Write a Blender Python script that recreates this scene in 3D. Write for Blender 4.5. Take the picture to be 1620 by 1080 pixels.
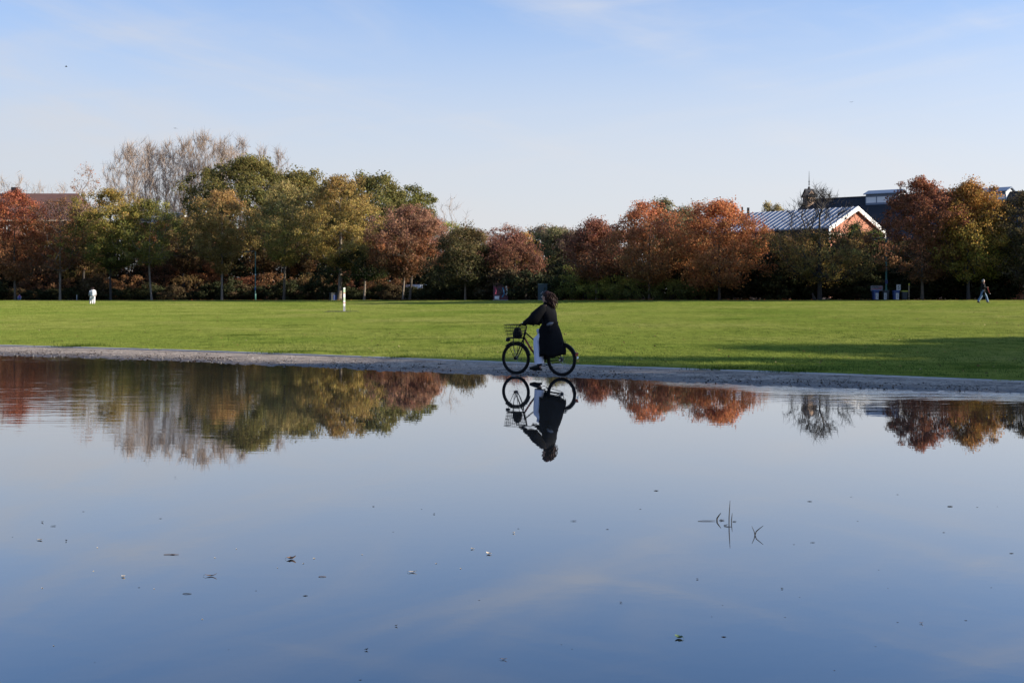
import bpy, bmesh, math, random
import numpy as np
from mathutils import Vector, Matrix

for o in list(bpy.data.objects):
    bpy.data.objects.remove(o, do_unlink=True)
SC = bpy.context.scene
COL = SC.collection
PI = math.pi

# ------------------------------------------------------------------ camera
F, HOR, CX, EYE = 1900.0, 462.6, 810.0, 1.76      # focal length in photo pixels, horizon row, centre column, eye height
cam_data = bpy.data.cameras.new('camera')
cam_data.sensor_width = 36.0
cam_data.lens = 36.0 * F / 1620.0
cam_data.shift_y = -(540.0 - HOR) / 1620.0
cam_data.clip_start = 0.1
cam_data.clip_end = 6000.0
cam = bpy.data.objects.new('camera', cam_data)
COL.objects.link(cam)
cam.location = (0, 0, EYE)
cam.rotation_euler = (PI / 2, 0, 0)
SC.camera = cam

# ------------------------------------------------------------------ sky and sun
SUN_EL, SUN_AZ = math.radians(18.0), math.radians(-12.0)     # sun azimuth counted from +X towards +Y
sd = Vector((math.cos(SUN_EL) * math.cos(SUN_AZ), math.cos(SUN_EL) * math.sin(SUN_AZ), math.sin(SUN_EL)))
world = bpy.data.worlds.new('World')
SC.world = world
world.use_nodes = True
wn, wl = world.node_tree.nodes, world.node_tree.links
wn.clear()
w_out = wn.new('ShaderNodeOutputWorld')
w_bg = wn.new('ShaderNodeBackground')
w_bg.inputs['Strength'].default_value = 0.12
w_sky = wn.new('ShaderNodeTexSky')
w_sky.sky_type = 'NISHITA'
w_sky.sun_disc = False
w_sky.sun_elevation = SUN_EL
w_sky.sun_rotation = PI / 2 - SUN_AZ
w_sky.altitude = 0
w_sky.air_density = 1.0
w_sky.dust_density = 0.6
w_sky.ozone_density = 3.4


def wmath(op, a, b=None, c=None):
    n = wn.new('ShaderNodeMath'); n.operation = op
    for i, v in enumerate((a, b, c)):
        if v is None: continue
        if isinstance(v, (int, float)): n.inputs[i].default_value = v
        else: wl.new(v, n.inputs[i])
    return n.outputs[0]


# thin cirrus: streaks on a flat cloud layer high above, thicker towards the horizon
w_tc = wn.new('ShaderNodeTexCoord')
w_sep = wn.new('ShaderNodeSeparateXYZ'); wl.new(w_tc.outputs['Generated'], w_sep.inputs[0])
w_cmb = wn.new('ShaderNodeCombineXYZ')
wl.new(w_sep.outputs['X'], w_cmb.inputs['X'])
wl.new(wmath('MULTIPLY', w_sep.outputs['Z'], 1.6), w_cmb.inputs['Y'])
wl.new(w_sep.outputs['Y'], w_cmb.inputs['Z'])


def cirrus(rot, sc, nscale, detail, lo, hi, seed, dist=0.6):
    r0 = wn.new('ShaderNodeMapping'); r0.inputs['Rotation'].default_value = (0, 0, rot)
    wl.new(w_cmb.outputs[0], r0.inputs['Vector'])
    mp = wn.new('ShaderNodeMapping')
    mp.inputs['Scale'].default_value = sc
    mp.inputs['Location'].default_value = (seed, seed * .7, seed * 1.3)
    wl.new(r0.outputs[0], mp.inputs['Vector'])
    n = wn.new('ShaderNodeTexNoise')
    n.inputs['Scale'].default_value = nscale
    n.inputs['Detail'].default_value = detail
    n.inputs['Roughness'].default_value = 0.55
    n.inputs['Distortion'].default_value = dist
    wl.new(mp.outputs[0], n.inputs['Vector'])
    mr = wn.new('ShaderNodeMapRange')
    mr.interpolation_type = 'SMOOTHSTEP'
    mr.inputs['From Min'].default_value = lo
    mr.inputs['From Max'].default_value = hi
    wl.new(n.outputs['Fac'], mr.inputs['Value'])
    return mr.outputs[0]


c1 = cirrus(0.42, (1.0, 3.6, 1.0), 2.4, 6.0, 0.44, 0.80, 3.1)
c2 = cirrus(-0.22, (1.0, 5.0, 1.0), 2.9, 6.0, 0.47, 0.82, 8.6)
thin = wn.new('ShaderNodeMapRange'); thin.interpolation_type = 'SMOOTHSTEP'
thin.inputs['From Min'].default_value = 0.16; thin.inputs['From Max'].default_value = 0.36
thin.inputs['To Min'].default_value = 1.0; thin.inputs['To Max'].default_value = 0.22
wl.new(w_sep.outputs['Z'], thin.inputs['Value'])
streak = wmath('MULTIPLY', wmath('ADD', wmath('MULTIPLY', c1, 0.62), wmath('MULTIPLY', c2, 0.40)), thin.outputs[0])
zq = wmath('DIVIDE', wmath('MAXIMUM', w_sep.outputs['Z'], 0.0), 0.21)
veil = wmath('MULTIPLY', wmath('EXPONENT', wmath('MULTIPLY', wmath('POWER', zq, 3.0), -1.0)), 0.88)
# haze and streaks of cirrus are laid over each other
cl = wmath('SUBTRACT', 1.0, wmath('MULTIPLY', wmath('SUBTRACT', 1.0, veil), wmath('SUBTRACT', 1.0, streak)))
mixc = wn.new('ShaderNodeMix'); mixc.data_type = 'RGBA'
wl.new(cl, mixc.inputs['Factor'])
w_tint = wn.new('ShaderNodeMix'); w_tint.data_type = 'RGBA'; w_tint.blend_type = 'MULTIPLY'
w_tint.inputs['Factor'].default_value = 1.0
w_tint.inputs['B'].default_value = (0.80, 0.92, 1.12, 1)
wl.new(w_sky.outputs['Color'], w_tint.inputs['A'])
wl.new(w_tint.outputs['Result'], mixc.inputs['A'])
mixc.inputs['B'].default_value = (3.60, 3.585, 3.70, 1)
# thin cloud scatters more light on the sun's side of the sky
w_dot = wn.new('ShaderNodeVectorMath'); w_dot.operation = 'DOT_PRODUCT'
wl.new(w_tc.outputs['Generated'], w_dot.inputs[0]); w_dot.inputs[1].default_value = tuple(sd)
w_gain = wmath('MULTIPLY_ADD', w_dot.outputs['Value'], 0.22, 1.0)
w_mul = wn.new('ShaderNodeVectorMath'); w_mul.operation = 'SCALE'
wl.new(mixc.outputs['Result'], w_mul.inputs[0]); wl.new(w_gain, w_mul.inputs['Scale'])
wl.new(w_mul.outputs[0], w_bg.inputs['Color'])
wl.new(w_bg.outputs[0], w_out.inputs['Surface'])

sun_d = bpy.data.lights.new('sun', 'SUN')
sun_d.energy = 5.0
sun_d.angle = math.radians(0.5)
sun_d.color = (1.0, 0.88, 0.72)
sun = bpy.data.objects.new('sun', sun_d)
COL.objects.link(sun)
sun.rotation_euler = sd.to_track_quat('Z', 'Y').to_euler()
sun.location = (60, -5, 40)

vs = SC.view_settings
vs.view_transform = 'Standard'
vs.look = 'None'
vs.exposure = 0.85
vs.gamma = 1.0
vs.use_curve_mapping = False
SC.render.engine = 'CYCLES'
cy = SC.cycles
cy.use_denoising = True
cy.max_bounces = 8
cy.diffuse_bounces = 3
cy.glossy_bounces = 3
cy.transmission_bounces = 4
cy.transparent_max_bounces = 8
cy.caustics_reflective = False
cy.caustics_refractive = False

# ------------------------------------------------------------------ helpers


def link(name, me, mat=None, parent=None, loc=None, rotz=None, kind=None, smooth=False):
    o = bpy.data.objects.new(name, me)
    COL.objects.link(o)
    if mat is not None and me is not None:
        for m in (mat if isinstance(mat, (list, tuple)) else [mat]):
            me.materials.append(m)
    if parent is not None: o.parent = parent
    if loc is not None: o.location = loc
    if rotz is not None: o.rotation_euler = (0, 0, rotz)
    if kind: o['kind'] = kind
    if smooth and me is not None and len(me.polygons):
        me.polygons.foreach_set('use_smooth', np.ones(len(me.polygons), bool))
    return o


def tag(o, label, cat, group=None, kind=None):
    o['label'] = label
    o['category'] = cat
    if group: o['group'] = group
    if kind: o['kind'] = kind
    return o


def thing(name, label, cat, loc=(0, 0, 0), rotz=0.0, group=None):
    o = bpy.data.objects.new(name, None)
    COL.objects.link(o)
    o.location = loc
    o.rotation_euler = (0, 0, rotz)
    o.empty_display_size = 0.2
    return tag(o, label, cat, group)


def copy_tree(o, parent=None):
    c = o.copy()
    COL.objects.link(c)
    if parent is not None: c.parent = parent
    for ch in list(o.children):
        copy_tree(ch, c)
    return c


def fast_mesh(name, V, Fc, tint=None, sides=4):
    """mesh from numpy arrays; all faces have the same number of corners"""
    V = np.ascontiguousarray(V, np.float32); Fc = np.ascontiguousarray(Fc, np.int32)
    me = bpy.data.meshes.new(name)
    me.vertices.add(len(V)); me.vertices.foreach_set('co', V.ravel())
    n, k = Fc.shape
    me.loops.add(n * k); me.loops.foreach_set('vertex_index', Fc.ravel())
    me.polygons.add(n)
    me.polygons.foreach_set('loop_start', np.arange(0, n * k, k, dtype=np.int32))
    try: me.polygons.foreach_set('loop_total', np.full(n, k, np.int32))
    except Exception: pass
    if tint is not None:
        a = me.attributes.new('tint', 'FLOAT_COLOR', 'POINT')
        a.data.foreach_set('color', np.ascontiguousarray(np.c_[tint, np.ones(len(tint))], np.float32).ravel())
    me.update(calc_edges=True)
    return me


class MB:
    """collects boxes, bars, tubes and free polygons for one mesh"""
    def __init__(s): s.v, s.f = [], []

    def add(s, V, Fc):
        o = len(s.v)
        s.v += [tuple(v) for v in V]
        s.f += [tuple(i + o for i in f) for f in Fc]
        return s

    def box(s, c, d, rot=None, taper=1.0):
        x, y, z = d[0] / 2, d[1] / 2, d[2] / 2
        V = [(-x, -y, -z), (x, -y, -z), (x, y, -z), (-x, y, -z),
             (-x * taper, -y * taper, z), (x * taper, -y * taper, z), (x * taper, y * taper, z), (-x * taper, y * taper, z)]
        if rot is not None: V = [rot @ Vector(v) for v in V]
        V = [(v[0] + c[0], v[1] + c[1], v[2] + c[2]) for v in V]
        return s.add(V, [(0, 3, 2, 1), (4, 5, 6, 7), (0, 1, 5, 4), (1, 2, 6, 5), (2, 3, 7, 6), (3, 0, 4, 7)])

    def tube(s, pts, r, n=8, cap=True, flat=1.0, up=None):
        pts = [Vector(p) for p in pts]
        rs = r if isinstance(r, (list, tuple)) else [r] * len(pts)
        rings = []
        t0 = (pts[1] - pts[0]).normalized()
        ref = Vector(up) if up else (Vector((0, 0, 1)) if abs(t0.z) < .9 else Vector((0, 1, 0)))
        u = ref - t0 * ref.dot(t0); u.normalize()
        V = []
        for i, p in enumerate(pts):
            a = pts[max(i - 1, 0)]; b = pts[min(i + 1, len(pts) - 1)]
            t = (b - a).normalized()
            u = u - t * u.dot(t)
            if u.length < 1e-6: u = t.orthogonal()
            u.normalize()
            w = t.cross(u)
            for k in range(n):
                an = 2 * PI * k / n
                V.append(p + u * (math.cos(an) * rs[i]) + w * (math.sin(an) * rs[i] * flat))
        Fc = []
        for i in range(len(pts) - 1):
            for k in range(n):
                a = i * n + k; b = i * n + (k + 1) % n
                Fc.append((a, b, b + n, a + n))
        if cap:
            Fc.append(tuple(range(n - 1, -1, -1)))
            Fc.append(tuple(range((len(pts) - 1) * n, len(pts) * n)))
        return s.add(V, Fc)

    def ring_loft(s, rings, cap=True):
        """rings: lists of points, all the same length"""
        n = len(rings[0]); V = [p for r in rings for p in r]; Fc = []
        for i in range(len(rings) - 1):
            for k in range(n):
                a = i * n + k; b = i * n + (k + 1) % n
                Fc.append((a, b, b + n, a + n))
        if cap:
            Fc.append(tuple(range(n - 1, -1, -1)))
            Fc.append(tuple(range((len(rings) - 1) * n, len(rings) * n)))
        return s.add(V, Fc)

    def torus(s, c, R, r, axis='Y', n=48, m=10, squash=1.0):
        V, Fc = [], []
        for i in range(n):
            a = 2 * PI * i / n
            for j in range(m):
                b = 2 * PI * j / m
                q = R + r * math.cos(b); h = r * math.sin(b) * squash
                p = {'Y': (q * math.cos(a), h, q * math.sin(a)), 'Z': (q * math.cos(a), q * math.sin(a), h)}[axis]
                V.append((p[0] + c[0], p[1] + c[1], p[2] + c[2]))
        for i in range(n):
            for j in range(m):
                Fc.append((i * m + j, i * m + (j + 1) % m, ((i + 1) % n) * m + (j + 1) % m, ((i + 1) % n) * m + j))
        return s.add(V, Fc)

    def ball(s, c, r, n=12, m=8):
        rr = r if isinstance(r, (tuple, list)) else (r, r, r)
        rings = []
        for i in range(m + 1):
            t = PI * i / m
            q = max(math.sin(t), 0.02)
            rings.append([(c[0] + rr[0] * q * math.cos(2 * PI * k / n), c[1] + rr[1] * q * math.sin(2 * PI * k / n),
                           c[2] - rr[2] * math.cos(t)) for k in range(n)])
        return s.ring_loft(rings)

    def prism(s, poly, off):
        """closed polygon (list of 3d points) pushed along off"""
        n = len(poly); off = Vector(off)
        V = [Vector(p) for p in poly] + [Vector(p) + off for p in poly]
        Fc = [tuple(range(n - 1, -1, -1)), tuple(range(n, 2 * n))]
        for k in range(n): Fc.append((k, (k + 1) % n, n + (k + 1) % n, n + k))
        return s.add(V, Fc)

    def mesh(s, name):
        me = bpy.data.meshes.new(name)
        me.from_pydata([tuple(v) for v in s.v], [], s.f)
        bm = bmesh.new(); bm.from_mesh(me)
        bmesh.ops.recalc_face_normals(bm, faces=bm.faces)
        bm.to_mesh(me); bm.free()
        return me

    def build(s, name, mat, parent=None, smooth=False, kind=None, loc=None, rotz=None):
        return link(name, s.mesh(name), mat, parent, loc, rotz, kind, smooth)


# ------------------------------------------------------------------ materials
def mat_new(name):
    m = bpy.data.materials.new(name); m.use_nodes = True
    nt = m.node_tree; nt.nodes.clear()
    out = nt.nodes.new('ShaderNodeOutputMaterial')
    return m, nt, out


def mat(name, col, rough=0.6, metal=0.0, noise=0.0, nscale=20.0, bump=0.0, bscale=60.0, spec=0.5):
    m, nt, out = mat_new(name)
    b = nt.nodes.new('ShaderNodeBsdfPrincipled')
    b.inputs['Base Color'].default_value = (*col, 1)
    b.inputs['Roughness'].default_value = rough
    b.inputs['Metallic'].default_value = metal
    b.inputs['Specular IOR Level'].default_value = spec
    nt.links.new(b.outputs[0], out.inputs['Surface'])
    tc = nt.nodes.new('ShaderNodeTexCoord')
    if noise:
        n = nt.nodes.new('ShaderNodeTexNoise'); n.inputs['Scale'].default_value = nscale; n.inputs['Detail'].default_value = 5
        nt.links.new(tc.outputs['Object'], n.inputs['Vector'])
        hi = tuple(min(1, c * (1 + noise)) for c in col); lo = tuple(c * (1 - noise) for c in col)
        r = nt.nodes.new('ShaderNodeMix'); r.data_type = 'RGBA'
        r.inputs['A'].default_value = (*lo, 1); r.inputs['B'].default_value = (*hi, 1)
        nt.links.new(n.outputs['Fac'], r.inputs['Factor'])
        nt.links.new(r.outputs['Result'], b.inputs['Base Color'])
    if bump:
        n2 = nt.nodes.new('ShaderNodeTexNoise'); n2.inputs['Scale'].default_value = bscale; n2.inputs['Detail'].default_value = 4
        nt.links.new(tc.outputs['Object'], n2.inputs['Vector'])
        bp = nt.nodes.new('ShaderNodeBump'); bp.inputs['Strength'].default_value = bump; bp.inputs['Distance'].default_value = 0.02
        nt.links.new(n2.outputs['Fac'], bp.inputs['Height'])
        nt.links.new(bp.outputs[0], b.inputs['Normal'])
    return m


def leaf_mat(name, trans=0.4):
    m, nt, out = mat_new(name)
    at = nt.nodes.new('ShaderNodeAttribute'); at.attribute_name = 'tint'
    d = nt.nodes.new('ShaderNodeBsdfDiffuse'); t = nt.nodes.new('ShaderNodeBsdfTranslucent')
    mx = nt.nodes.new('ShaderNodeMixShader'); mx.inputs[0].default_value = trans
    nt.links.new(at.outputs['Color'], d.inputs['Color']); nt.links.new(at.outputs['Color'], t.inputs['Color'])
    nt.links.new(d.outputs[0], mx.inputs[1]); nt.links.new(t.outputs[0], mx.inputs[2])
    nt.links.new(mx.outputs[0], out.inputs['Surface'])
    return m


M = {}
M['leaf'] = leaf_mat('leaf', 0.44)
M['needle'] = leaf_mat('evergreen_leaf', 0.15)
M['bark'] = mat('bark', (0.085, 0.068, 0.05), 0.9, noise=0.5, nscale=3, bump=0.5, bscale=14)
M['bark_pale'] = mat('bark_pale', (0.17, 0.14, 0.11), 0.9, noise=0.4, nscale=3, bump=0.5, bscale=14)
M['bark_dark'] = mat('bark_dark', (0.035, 0.03, 0.026), 0.9, noise=0.4, nscale=3)
M['twig'] = mat('bare_twig', (0.30, 0.232, 0.18), 0.9, noise=0.3, nscale=2)
M['black_metal'] = mat('black_metal', (0.006, 0.006, 0.007), 0.5, spec=.25)
M['rubber'] = mat('rubber', (0.007, 0.007, 0.007), 0.85, spec=.2, bump=0.3, bscale=90)
M['steel'] = mat('steel', (0.45, 0.45, 0.46), 0.35, metal=0.9)
M['faded_red'] = mat('faded_red_paint', (.50, .24, .17), .6)
M['red_paint'] = mat('red_paint', (0.30, 0.045, 0.02), 0.4)
M['skin'] = mat('skin', (0.42, 0.24, 0.17), 0.55)
M['white_paint'] = mat('white_paint', (0.78, 0.77, 0.73), 0.6, noise=0.06, nscale=3)
M['lantern_frame'] = mat('lantern_frame', (.14, .18, .24), .5)
M['placard_white'] = mat('placard_white', (.42, .42, .42), .7)
M['grey_paint'] = mat('grey_paint', (0.42, 0.44, 0.46), 0.55, noise=0.1, nscale=2)
M['glass'] = mat('window_glass', (0.03, 0.035, 0.04), 0.08)
M['brick'] = mat('brick_wall', (0.36, 0.15, 0.09), 0.9, noise=0.25, nscale=1.5, bump=0.3, bscale=30)
M['brick_tan'] = mat('tan_brick', (0.34, 0.235, 0.16), 0.9, noise=0.25, nscale=2)
M['slate'] = mat('slate_roof', (0.018, 0.019, 0.023), 0.85, noise=0.3, nscale=1.2)
M['rooftile'] = mat('brown_roof_tile', (0.125, 0.062, 0.047), 0.85, noise=0.3, nscale=0.8)
M['zinc'] = mat('zinc_roof', (0.30, 0.315, 0.345), 0.6, metal=0.0, noise=0.12, nscale=0.6)
M['dark_wall'] = mat('dark_cladding', (0.03, 0.033, 0.042), 0.7, noise=0.2, nscale=1)
M['stone'] = mat('pale_stone', (0.50, 0.40, 0.29), 0.85, noise=0.15, nscale=2)
M['blue_plastic'] = mat('blue_plastic', (0.010, 0.036, 0.15), 0.45)
M['grey_plastic'] = mat('grey_plastic', (0.03, 0.036, 0.04), 0.5)
M['yellow_plastic'] = mat('yellow_plastic', (0.42, 0.42, 0.03), 0.5)
M['teal_metal'] = mat('teal_metal', (0.02, 0.055, 0.07), 0.5)
M['green_metal'] = mat('green_metal', (0.05, 0.15, 0.12), 0.45)
M['ink'] = mat('dark_ink', (0.02, 0.025, 0.03), 0.7)
M['magenta'] = mat('magenta_spray', (0.36, 0.05, 0.10), 0.7)
M['cyan'] = mat('blue_spray', (0.05, 0.22, 0.36), 0.7)

# ------------------------------------------------------------------ ground shape
_kx, _ky = [], []
for px, py in ((-700, 531), (-300, 538), (0, 545.5), (270, 552.7), (540, 562.2), (790, 572), (930, 577.6), (1080, 582.6), (1350, 592), (1620, 602.7), (1900, 616), (2500, 650)):
    d = F * (EYE - 0.075) / (py - HOR); _kx.append((px - CX) / F * d); _ky.append(d)
_sx, _sy = [], []
for px, py in ((-700, 543), (-300, 552), (0, 561.8), (270, 570.5), (540, 583), (760, 592.5), (935, 598), (1080, 604.5), (1350, 615), (1620, 621.5), (1900, 634), (2500, 672)):
    d = F * EYE / (py - HOR); _sx.append((px - CX) / F * d); _sy.append(d)
_ex = [-400, -110, -70, -34.5, -18, -4.5, 7, 13.7, 27, 31, 38.4, 60, 90, 400]
_ey = [180, 166, 165, 159, 150, 134, 118, 109, 103, 100, 97, 93, 90, 110]


def ext(x, xs, ys):
    """piecewise linear with straight continuation at both ends"""
    x = np.asarray(x, float)
    y = np.interp(x, xs, ys)
    s0 = (ys[1] - ys[0]) / (xs[1] - xs[0]); s1 = (ys[-1] - ys[-2]) / (xs[-1] - xs[-2])
    y = np.where(x < xs[0], ys[0] + (x - xs[0]) * s0, y)
    return np.where(x > xs[-1], ys[-1] + (x - xs[-1]) * s1, y)


def kerb_y(x): return ext(x, _kx, _ky)
def shore_y(x): return ext(x, _sx, _sy)
def edge_y(x): return np.interp(x, _ex, _ey)


def ground_z(x, y):
    x = np.asarray(x, float); y = np.asarray(y, float)
    ky, ey = kerb_y(x), edge_y(x)
    ze = EYE - 0.00655 * ey
    t = np.clip((y - ky) / (ey - ky), 0, 1)
    b = 0.012 * np.sin(x * .31 + 1) * np.sin(y * .23) + 0.008 * np.sin(x * .9 + y * .5)
    return 0.078 + (ze - 0.078) * t + b * np.clip(t * 8, 0, 1) * np.clip((1 - t) * 30, 0, 1)


def P(px, py, D):
    """the point of the place seen at a photo pixel, D metres ahead"""
    return Vector(((px - CX) / F * D, D, EYE - (py - HOR) / F * D))


def on_ground(px, D):
    x = (px - CX) / F * D
    return Vector((x, D, float(ground_z(x, D))))


def edge_D(px):
    """distance of the far lawn edge at a photo column"""
    lo, hi = 60.0, 240.0
    for _ in range(40):
        m_ = .5 * (lo + hi)
        if m_ < float(edge_y((px - CX) / F * m_)): lo = m_
        else: hi = m_
    return lo
# ------------------------------------------------------------------ lawn, path, kerb, water
def grid_mesh(name, X, Y, Z):
    n, m = X.shape
    V = np.stack([X, Y, Z], -1).reshape(-1, 3)
    i = np.arange(n - 1)[:, None] * m + np.arange(m - 1)[None, :]
    Fc = np.stack([i, i + 1, i + m + 1, i + m], -1).reshape(-1, 4)
    a, b, c = V[Fc[0, 0]], V[Fc[0, 1]], V[Fc[0, 2]]
    if np.cross(b - a, c - a)[2] < 0: Fc = Fc[:, ::-1]
    return fast_mesh(name, V, Fc)


def lawn_material():
    m, nt, out = mat_new('lawn')
    L, N = nt.links, nt.nodes
    g = N.new('ShaderNodeNewGeometry')
    def noise(scale, detail, sc=(1, 1, 1), rough=.55):
        mp = N.new('ShaderNodeMapping'); mp.inputs['Scale'].default_value = sc
        L.new(g.outputs['Position'], mp.inputs['Vector'])
        n = N.new('ShaderNodeTexNoise'); n.inputs['Scale'].default_value = scale; n.inputs['Detail'].default_value = detail
        n.inputs['Roughness'].default_value = rough
        L.new(mp.outputs[0], n.inputs['Vector'])
        return n.outputs['Fac']
    def ramp(f, stops):
        r = N.new('ShaderNodeValToRGB'); L.new(f, r.inputs[0])
        e = r.color_ramp.elements
        while len(e) < len(stops): e.new(.5)
        for k, (p, c) in enumerate(stops): e[k].position = p; e[k].color = (*c, 1)
        return r.outputs[0]
    big = ramp(noise(.11, 4), [(.3, (.195, .262, .046)), (.5, (.262, .305, .064)), (.72, (.335, .342, .098))])
    small = ramp(noise(1.3, 6, rough=.7), [(.28, (.50, .56, .45)), (.5, (1.03, 1.03, 1.03)), (.72, (1.38, 1.30, 1.4))])
    mx = N.new('ShaderNodeMix'); mx.data_type = 'RGBA'; mx.blend_type = 'MULTIPLY'; mx.inputs['Factor'].default_value = .75
    L.new(big, mx.inputs['A']); L.new(small, mx.inputs['B'])
    dent = ramp(noise(.42, 3, (.55, 1.3, 1), .5), [(.60, (1, 1, 1)), (.70, (.42, .50, .38))])
    mx2 = N.new('ShaderNodeMix'); mx2.data_type = 'RGBA'; mx2.blend_type = 'MULTIPLY'; mx2.inputs['Factor'].default_value = .9
    L.new(mx.outputs['Result'], mx2.inputs['A']); L.new(dent, mx2.inputs['B'])
    mx = mx2
    d = N.new('ShaderNodeBsdfDiffuse'); t = N.new('ShaderNodeBsdfTranslucent')
    ms = N.new('ShaderNodeMixShader'); ms.inputs[0].default_value = .42
    L.new(mx.outputs['Result'], d.inputs['Color']); L.new(mx.outputs['Result'], t.inputs['Color'])
    L.new(d.outputs[0], ms.inputs[1]); L.new(t.outputs[0], ms.inputs[2])
    L.new(ms.outputs[0], out.inputs['Surface'])
    return m


def soil_material():
    m, nt, out = mat_new('turf_soil')
    L, N = nt.links, nt.nodes
    g = N.new('ShaderNodeNewGeometry')
    n = N.new('ShaderNodeTexNoise'); n.inputs['Scale'].default_value = 3.0; n.inputs['Detail'].default_value = 6
    L.new(g.outputs['Position'], n.inputs['Vector'])
    r = N.new('ShaderNodeValToRGB'); L.new(n.outputs['Fac'], r.inputs[0])
    e = r.color_ramp.elements
    e[0].position = .3; e[0].color = (.045, .075, .012, 1); e[1].position = .7; e[1].color = (.085, .115, .02, 1)
    b = N.new('ShaderNodeBsdfDiffuse'); L.new(r.outputs[0], b.inputs['Color'])
    L.new(b.outputs[0], out.inputs['Surface'])
    return m


M['lawn'] = lawn_material()
M['soil'] = soil_material()
M['litter_ground'] = mat('leaf_litter_ground', (.075, .045, .026), .95, noise=.6, nscale=2.0, bump=.6, bscale=8)

terrain = MB().add([(-3000, -3000, -.9), (3000, -3000, -.9), (3000, 3000, -.9), (-3000, 3000, -.9)], [(0, 1, 2, 3)]).build('ground', M['litter_ground'])
terrain['kind'] = 'structure'

xs = np.concatenate([np.linspace(-260, -45, 40), np.linspace(-43, 48, 150), np.linspace(50, 110, 20)])
tt = np.concatenate([np.linspace(0, .1, 16), np.linspace(.11, 1, 70)])
X, T = np.meshgrid(xs, tt, indexing='ij')
KY, EY = kerb_y(X), edge_y(X)
Yg = KY + (EY - KY) * T
lawn = link('lawn', grid_mesh('lawn', X, Yg, ground_z(X, Yg)), M['soil'], kind='structure', smooth=True)
t2 = np.concatenate([np.linspace(0, 60, 12), [100, 200, 400, 900, 2600]])
X2, T2 = np.meshgrid(np.concatenate([[-2500, -900], xs, [400, 1500, 2600]]), t2, indexing='ij')
Y2 = edge_y(X2) + .15 + T2
link('woodland_floor', grid_mesh('woodland_floor', X2, Y2, ground_z(X2, Y2) - .004), M['litter_ground'], kind='structure', smooth=True)


def path_material():
    m, nt, out = mat_new('gravel_path')
    L, N = nt.links, nt.nodes
    g = N.new('ShaderNodeNewGeometry')
    def noise(scale, detail, rough=.6):
        n = N.new('ShaderNodeTexNoise'); n.inputs['Scale'].default_value = scale; n.inputs['Detail'].default_value = detail
        n.inputs['Roughness'].default_value = rough
        L.new(g.outputs['Position'], n.inputs['Vector']); return n.outputs['Fac']
    sp = N.new('ShaderNodeSeparateXYZ'); L.new(g.outputs['Position'], sp.inputs[0])
    r = N.new('ShaderNodeValToRGB'); L.new(noise(1.6, 8, .75), r.inputs[0])
    e = r.color_ramp.elements
    e[0].position = .32; e[0].color = (.07, .053, .038, 1)
    e[1].position = .48; e[1].color = (.34, .272, .205, 1)
    x = e.new(.66); x.color = (.44, .36, .28, 1)
    sm = N.new('ShaderNodeValToRGB'); L.new(noise(14, 5, .7), sm.inputs[0])
    e = sm.color_ramp.elements
    e[0].position = .38; e[0].color = (.22, .2, .19, 1); e[1].position = .52; e[1].color = (1.1, 1.08, 1.05, 1)
    mx = N.new('ShaderNodeMix'); mx.data_type = 'RGBA'; mx.blend_type = 'MULTIPLY'; mx.inputs['Factor'].default_value = .8
    L.new(r.outputs[0], mx.inputs['A']); L.new(sm.outputs[0], mx.inputs['B'])
    # faint wheel tracks and drifts that run along the path
    mp = N.new('ShaderNodeMapping'); mp.inputs['Rotation'].default_value = (0, 0, .535); mp.inputs['Scale'].default_value = (.22, 2.6, 1)
    L.new(g.outputs['Position'], mp.inputs['Vector'])
    tn = N.new('ShaderNodeTexNoise'); tn.inputs['Scale'].default_value = 1.3; tn.inputs['Detail'].default_value = 5; tn.inputs['Roughness'].default_value = .65
    L.new(mp.outputs[0], tn.inputs['Vector'])
    tr = N.new('ShaderNodeValToRGB'); L.new(tn.outputs['Fac'], tr.inputs[0])
    e = tr.color_ramp.elements
    e[0].position = .36; e[0].color = (.50, .48, .47, 1); e[1].position = .56; e[1].color = (1.08, 1.08, 1.08, 1)
    m3 = N.new('ShaderNodeMix'); m3.data_type = 'RGBA'; m3.blend_type = 'MULTIPLY'; m3.inputs['Factor'].default_value = .85
    L.new(mx.outputs['Result'], m3.inputs['A']); L.new(tr.outputs[0], m3.inputs['B'])
    mx = m3
    # wet band: the sand darkens and shines where it lies close to the water level
    wet = N.new('ShaderNodeMapRange'); wet.inputs['From Min'].default_value = .026; wet.inputs['From Max'].default_value = .008
    ad = N.new('ShaderNodeMath'); ad.operation = 'MULTIPLY_ADD'; ad.inputs[1].default_value = .02; L.new(noise(2.2, 5), ad.inputs[0])
    sb = N.new('ShaderNodeMath'); sb.operation = 'SUBTRACT'; L.new(sp.outputs['Z'], ad.inputs[2]); L.new(ad.outputs[0], sb.inputs[0]); sb.inputs[1].default_value = .010
    L.new(sb.outputs[0], wet.inputs['Value'])
    mw = N.new('ShaderNodeMix'); mw.data_type = 'RGBA'; mw.blend_type = 'MULTIPLY'
    L.new(wet.outputs[0], mw.inputs['Factor']); L.new(mx.outputs['Result'], mw.inputs['A']); mw.inputs['B'].default_value = (.32, .30, .28, 1)
    b = N.new('ShaderNodeBsdfPrincipled')
    L.new(mw.outputs['Result'], b.inputs['Base Color'])
    rr = N.new('ShaderNodeMapRange'); rr.inputs['To Min'].default_value = .95; rr.inputs['To Max'].default_value = .55
    L.new(wet.outputs[0], rr.inputs['Value']); L.new(rr.outputs[0], b.inputs['Roughness'])
    bp = N.new('ShaderNodeBump'); bp.inputs['Strength'].default_value = .9; bp.inputs['Distance'].default_value = .03
    L.new(noise(22, 5, .7), bp.inputs['Height']); L.new(bp.outputs[0], b.inputs['Normal'])
    L.new(b.outputs[0], out.inputs['Surface'])
    return m


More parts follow.
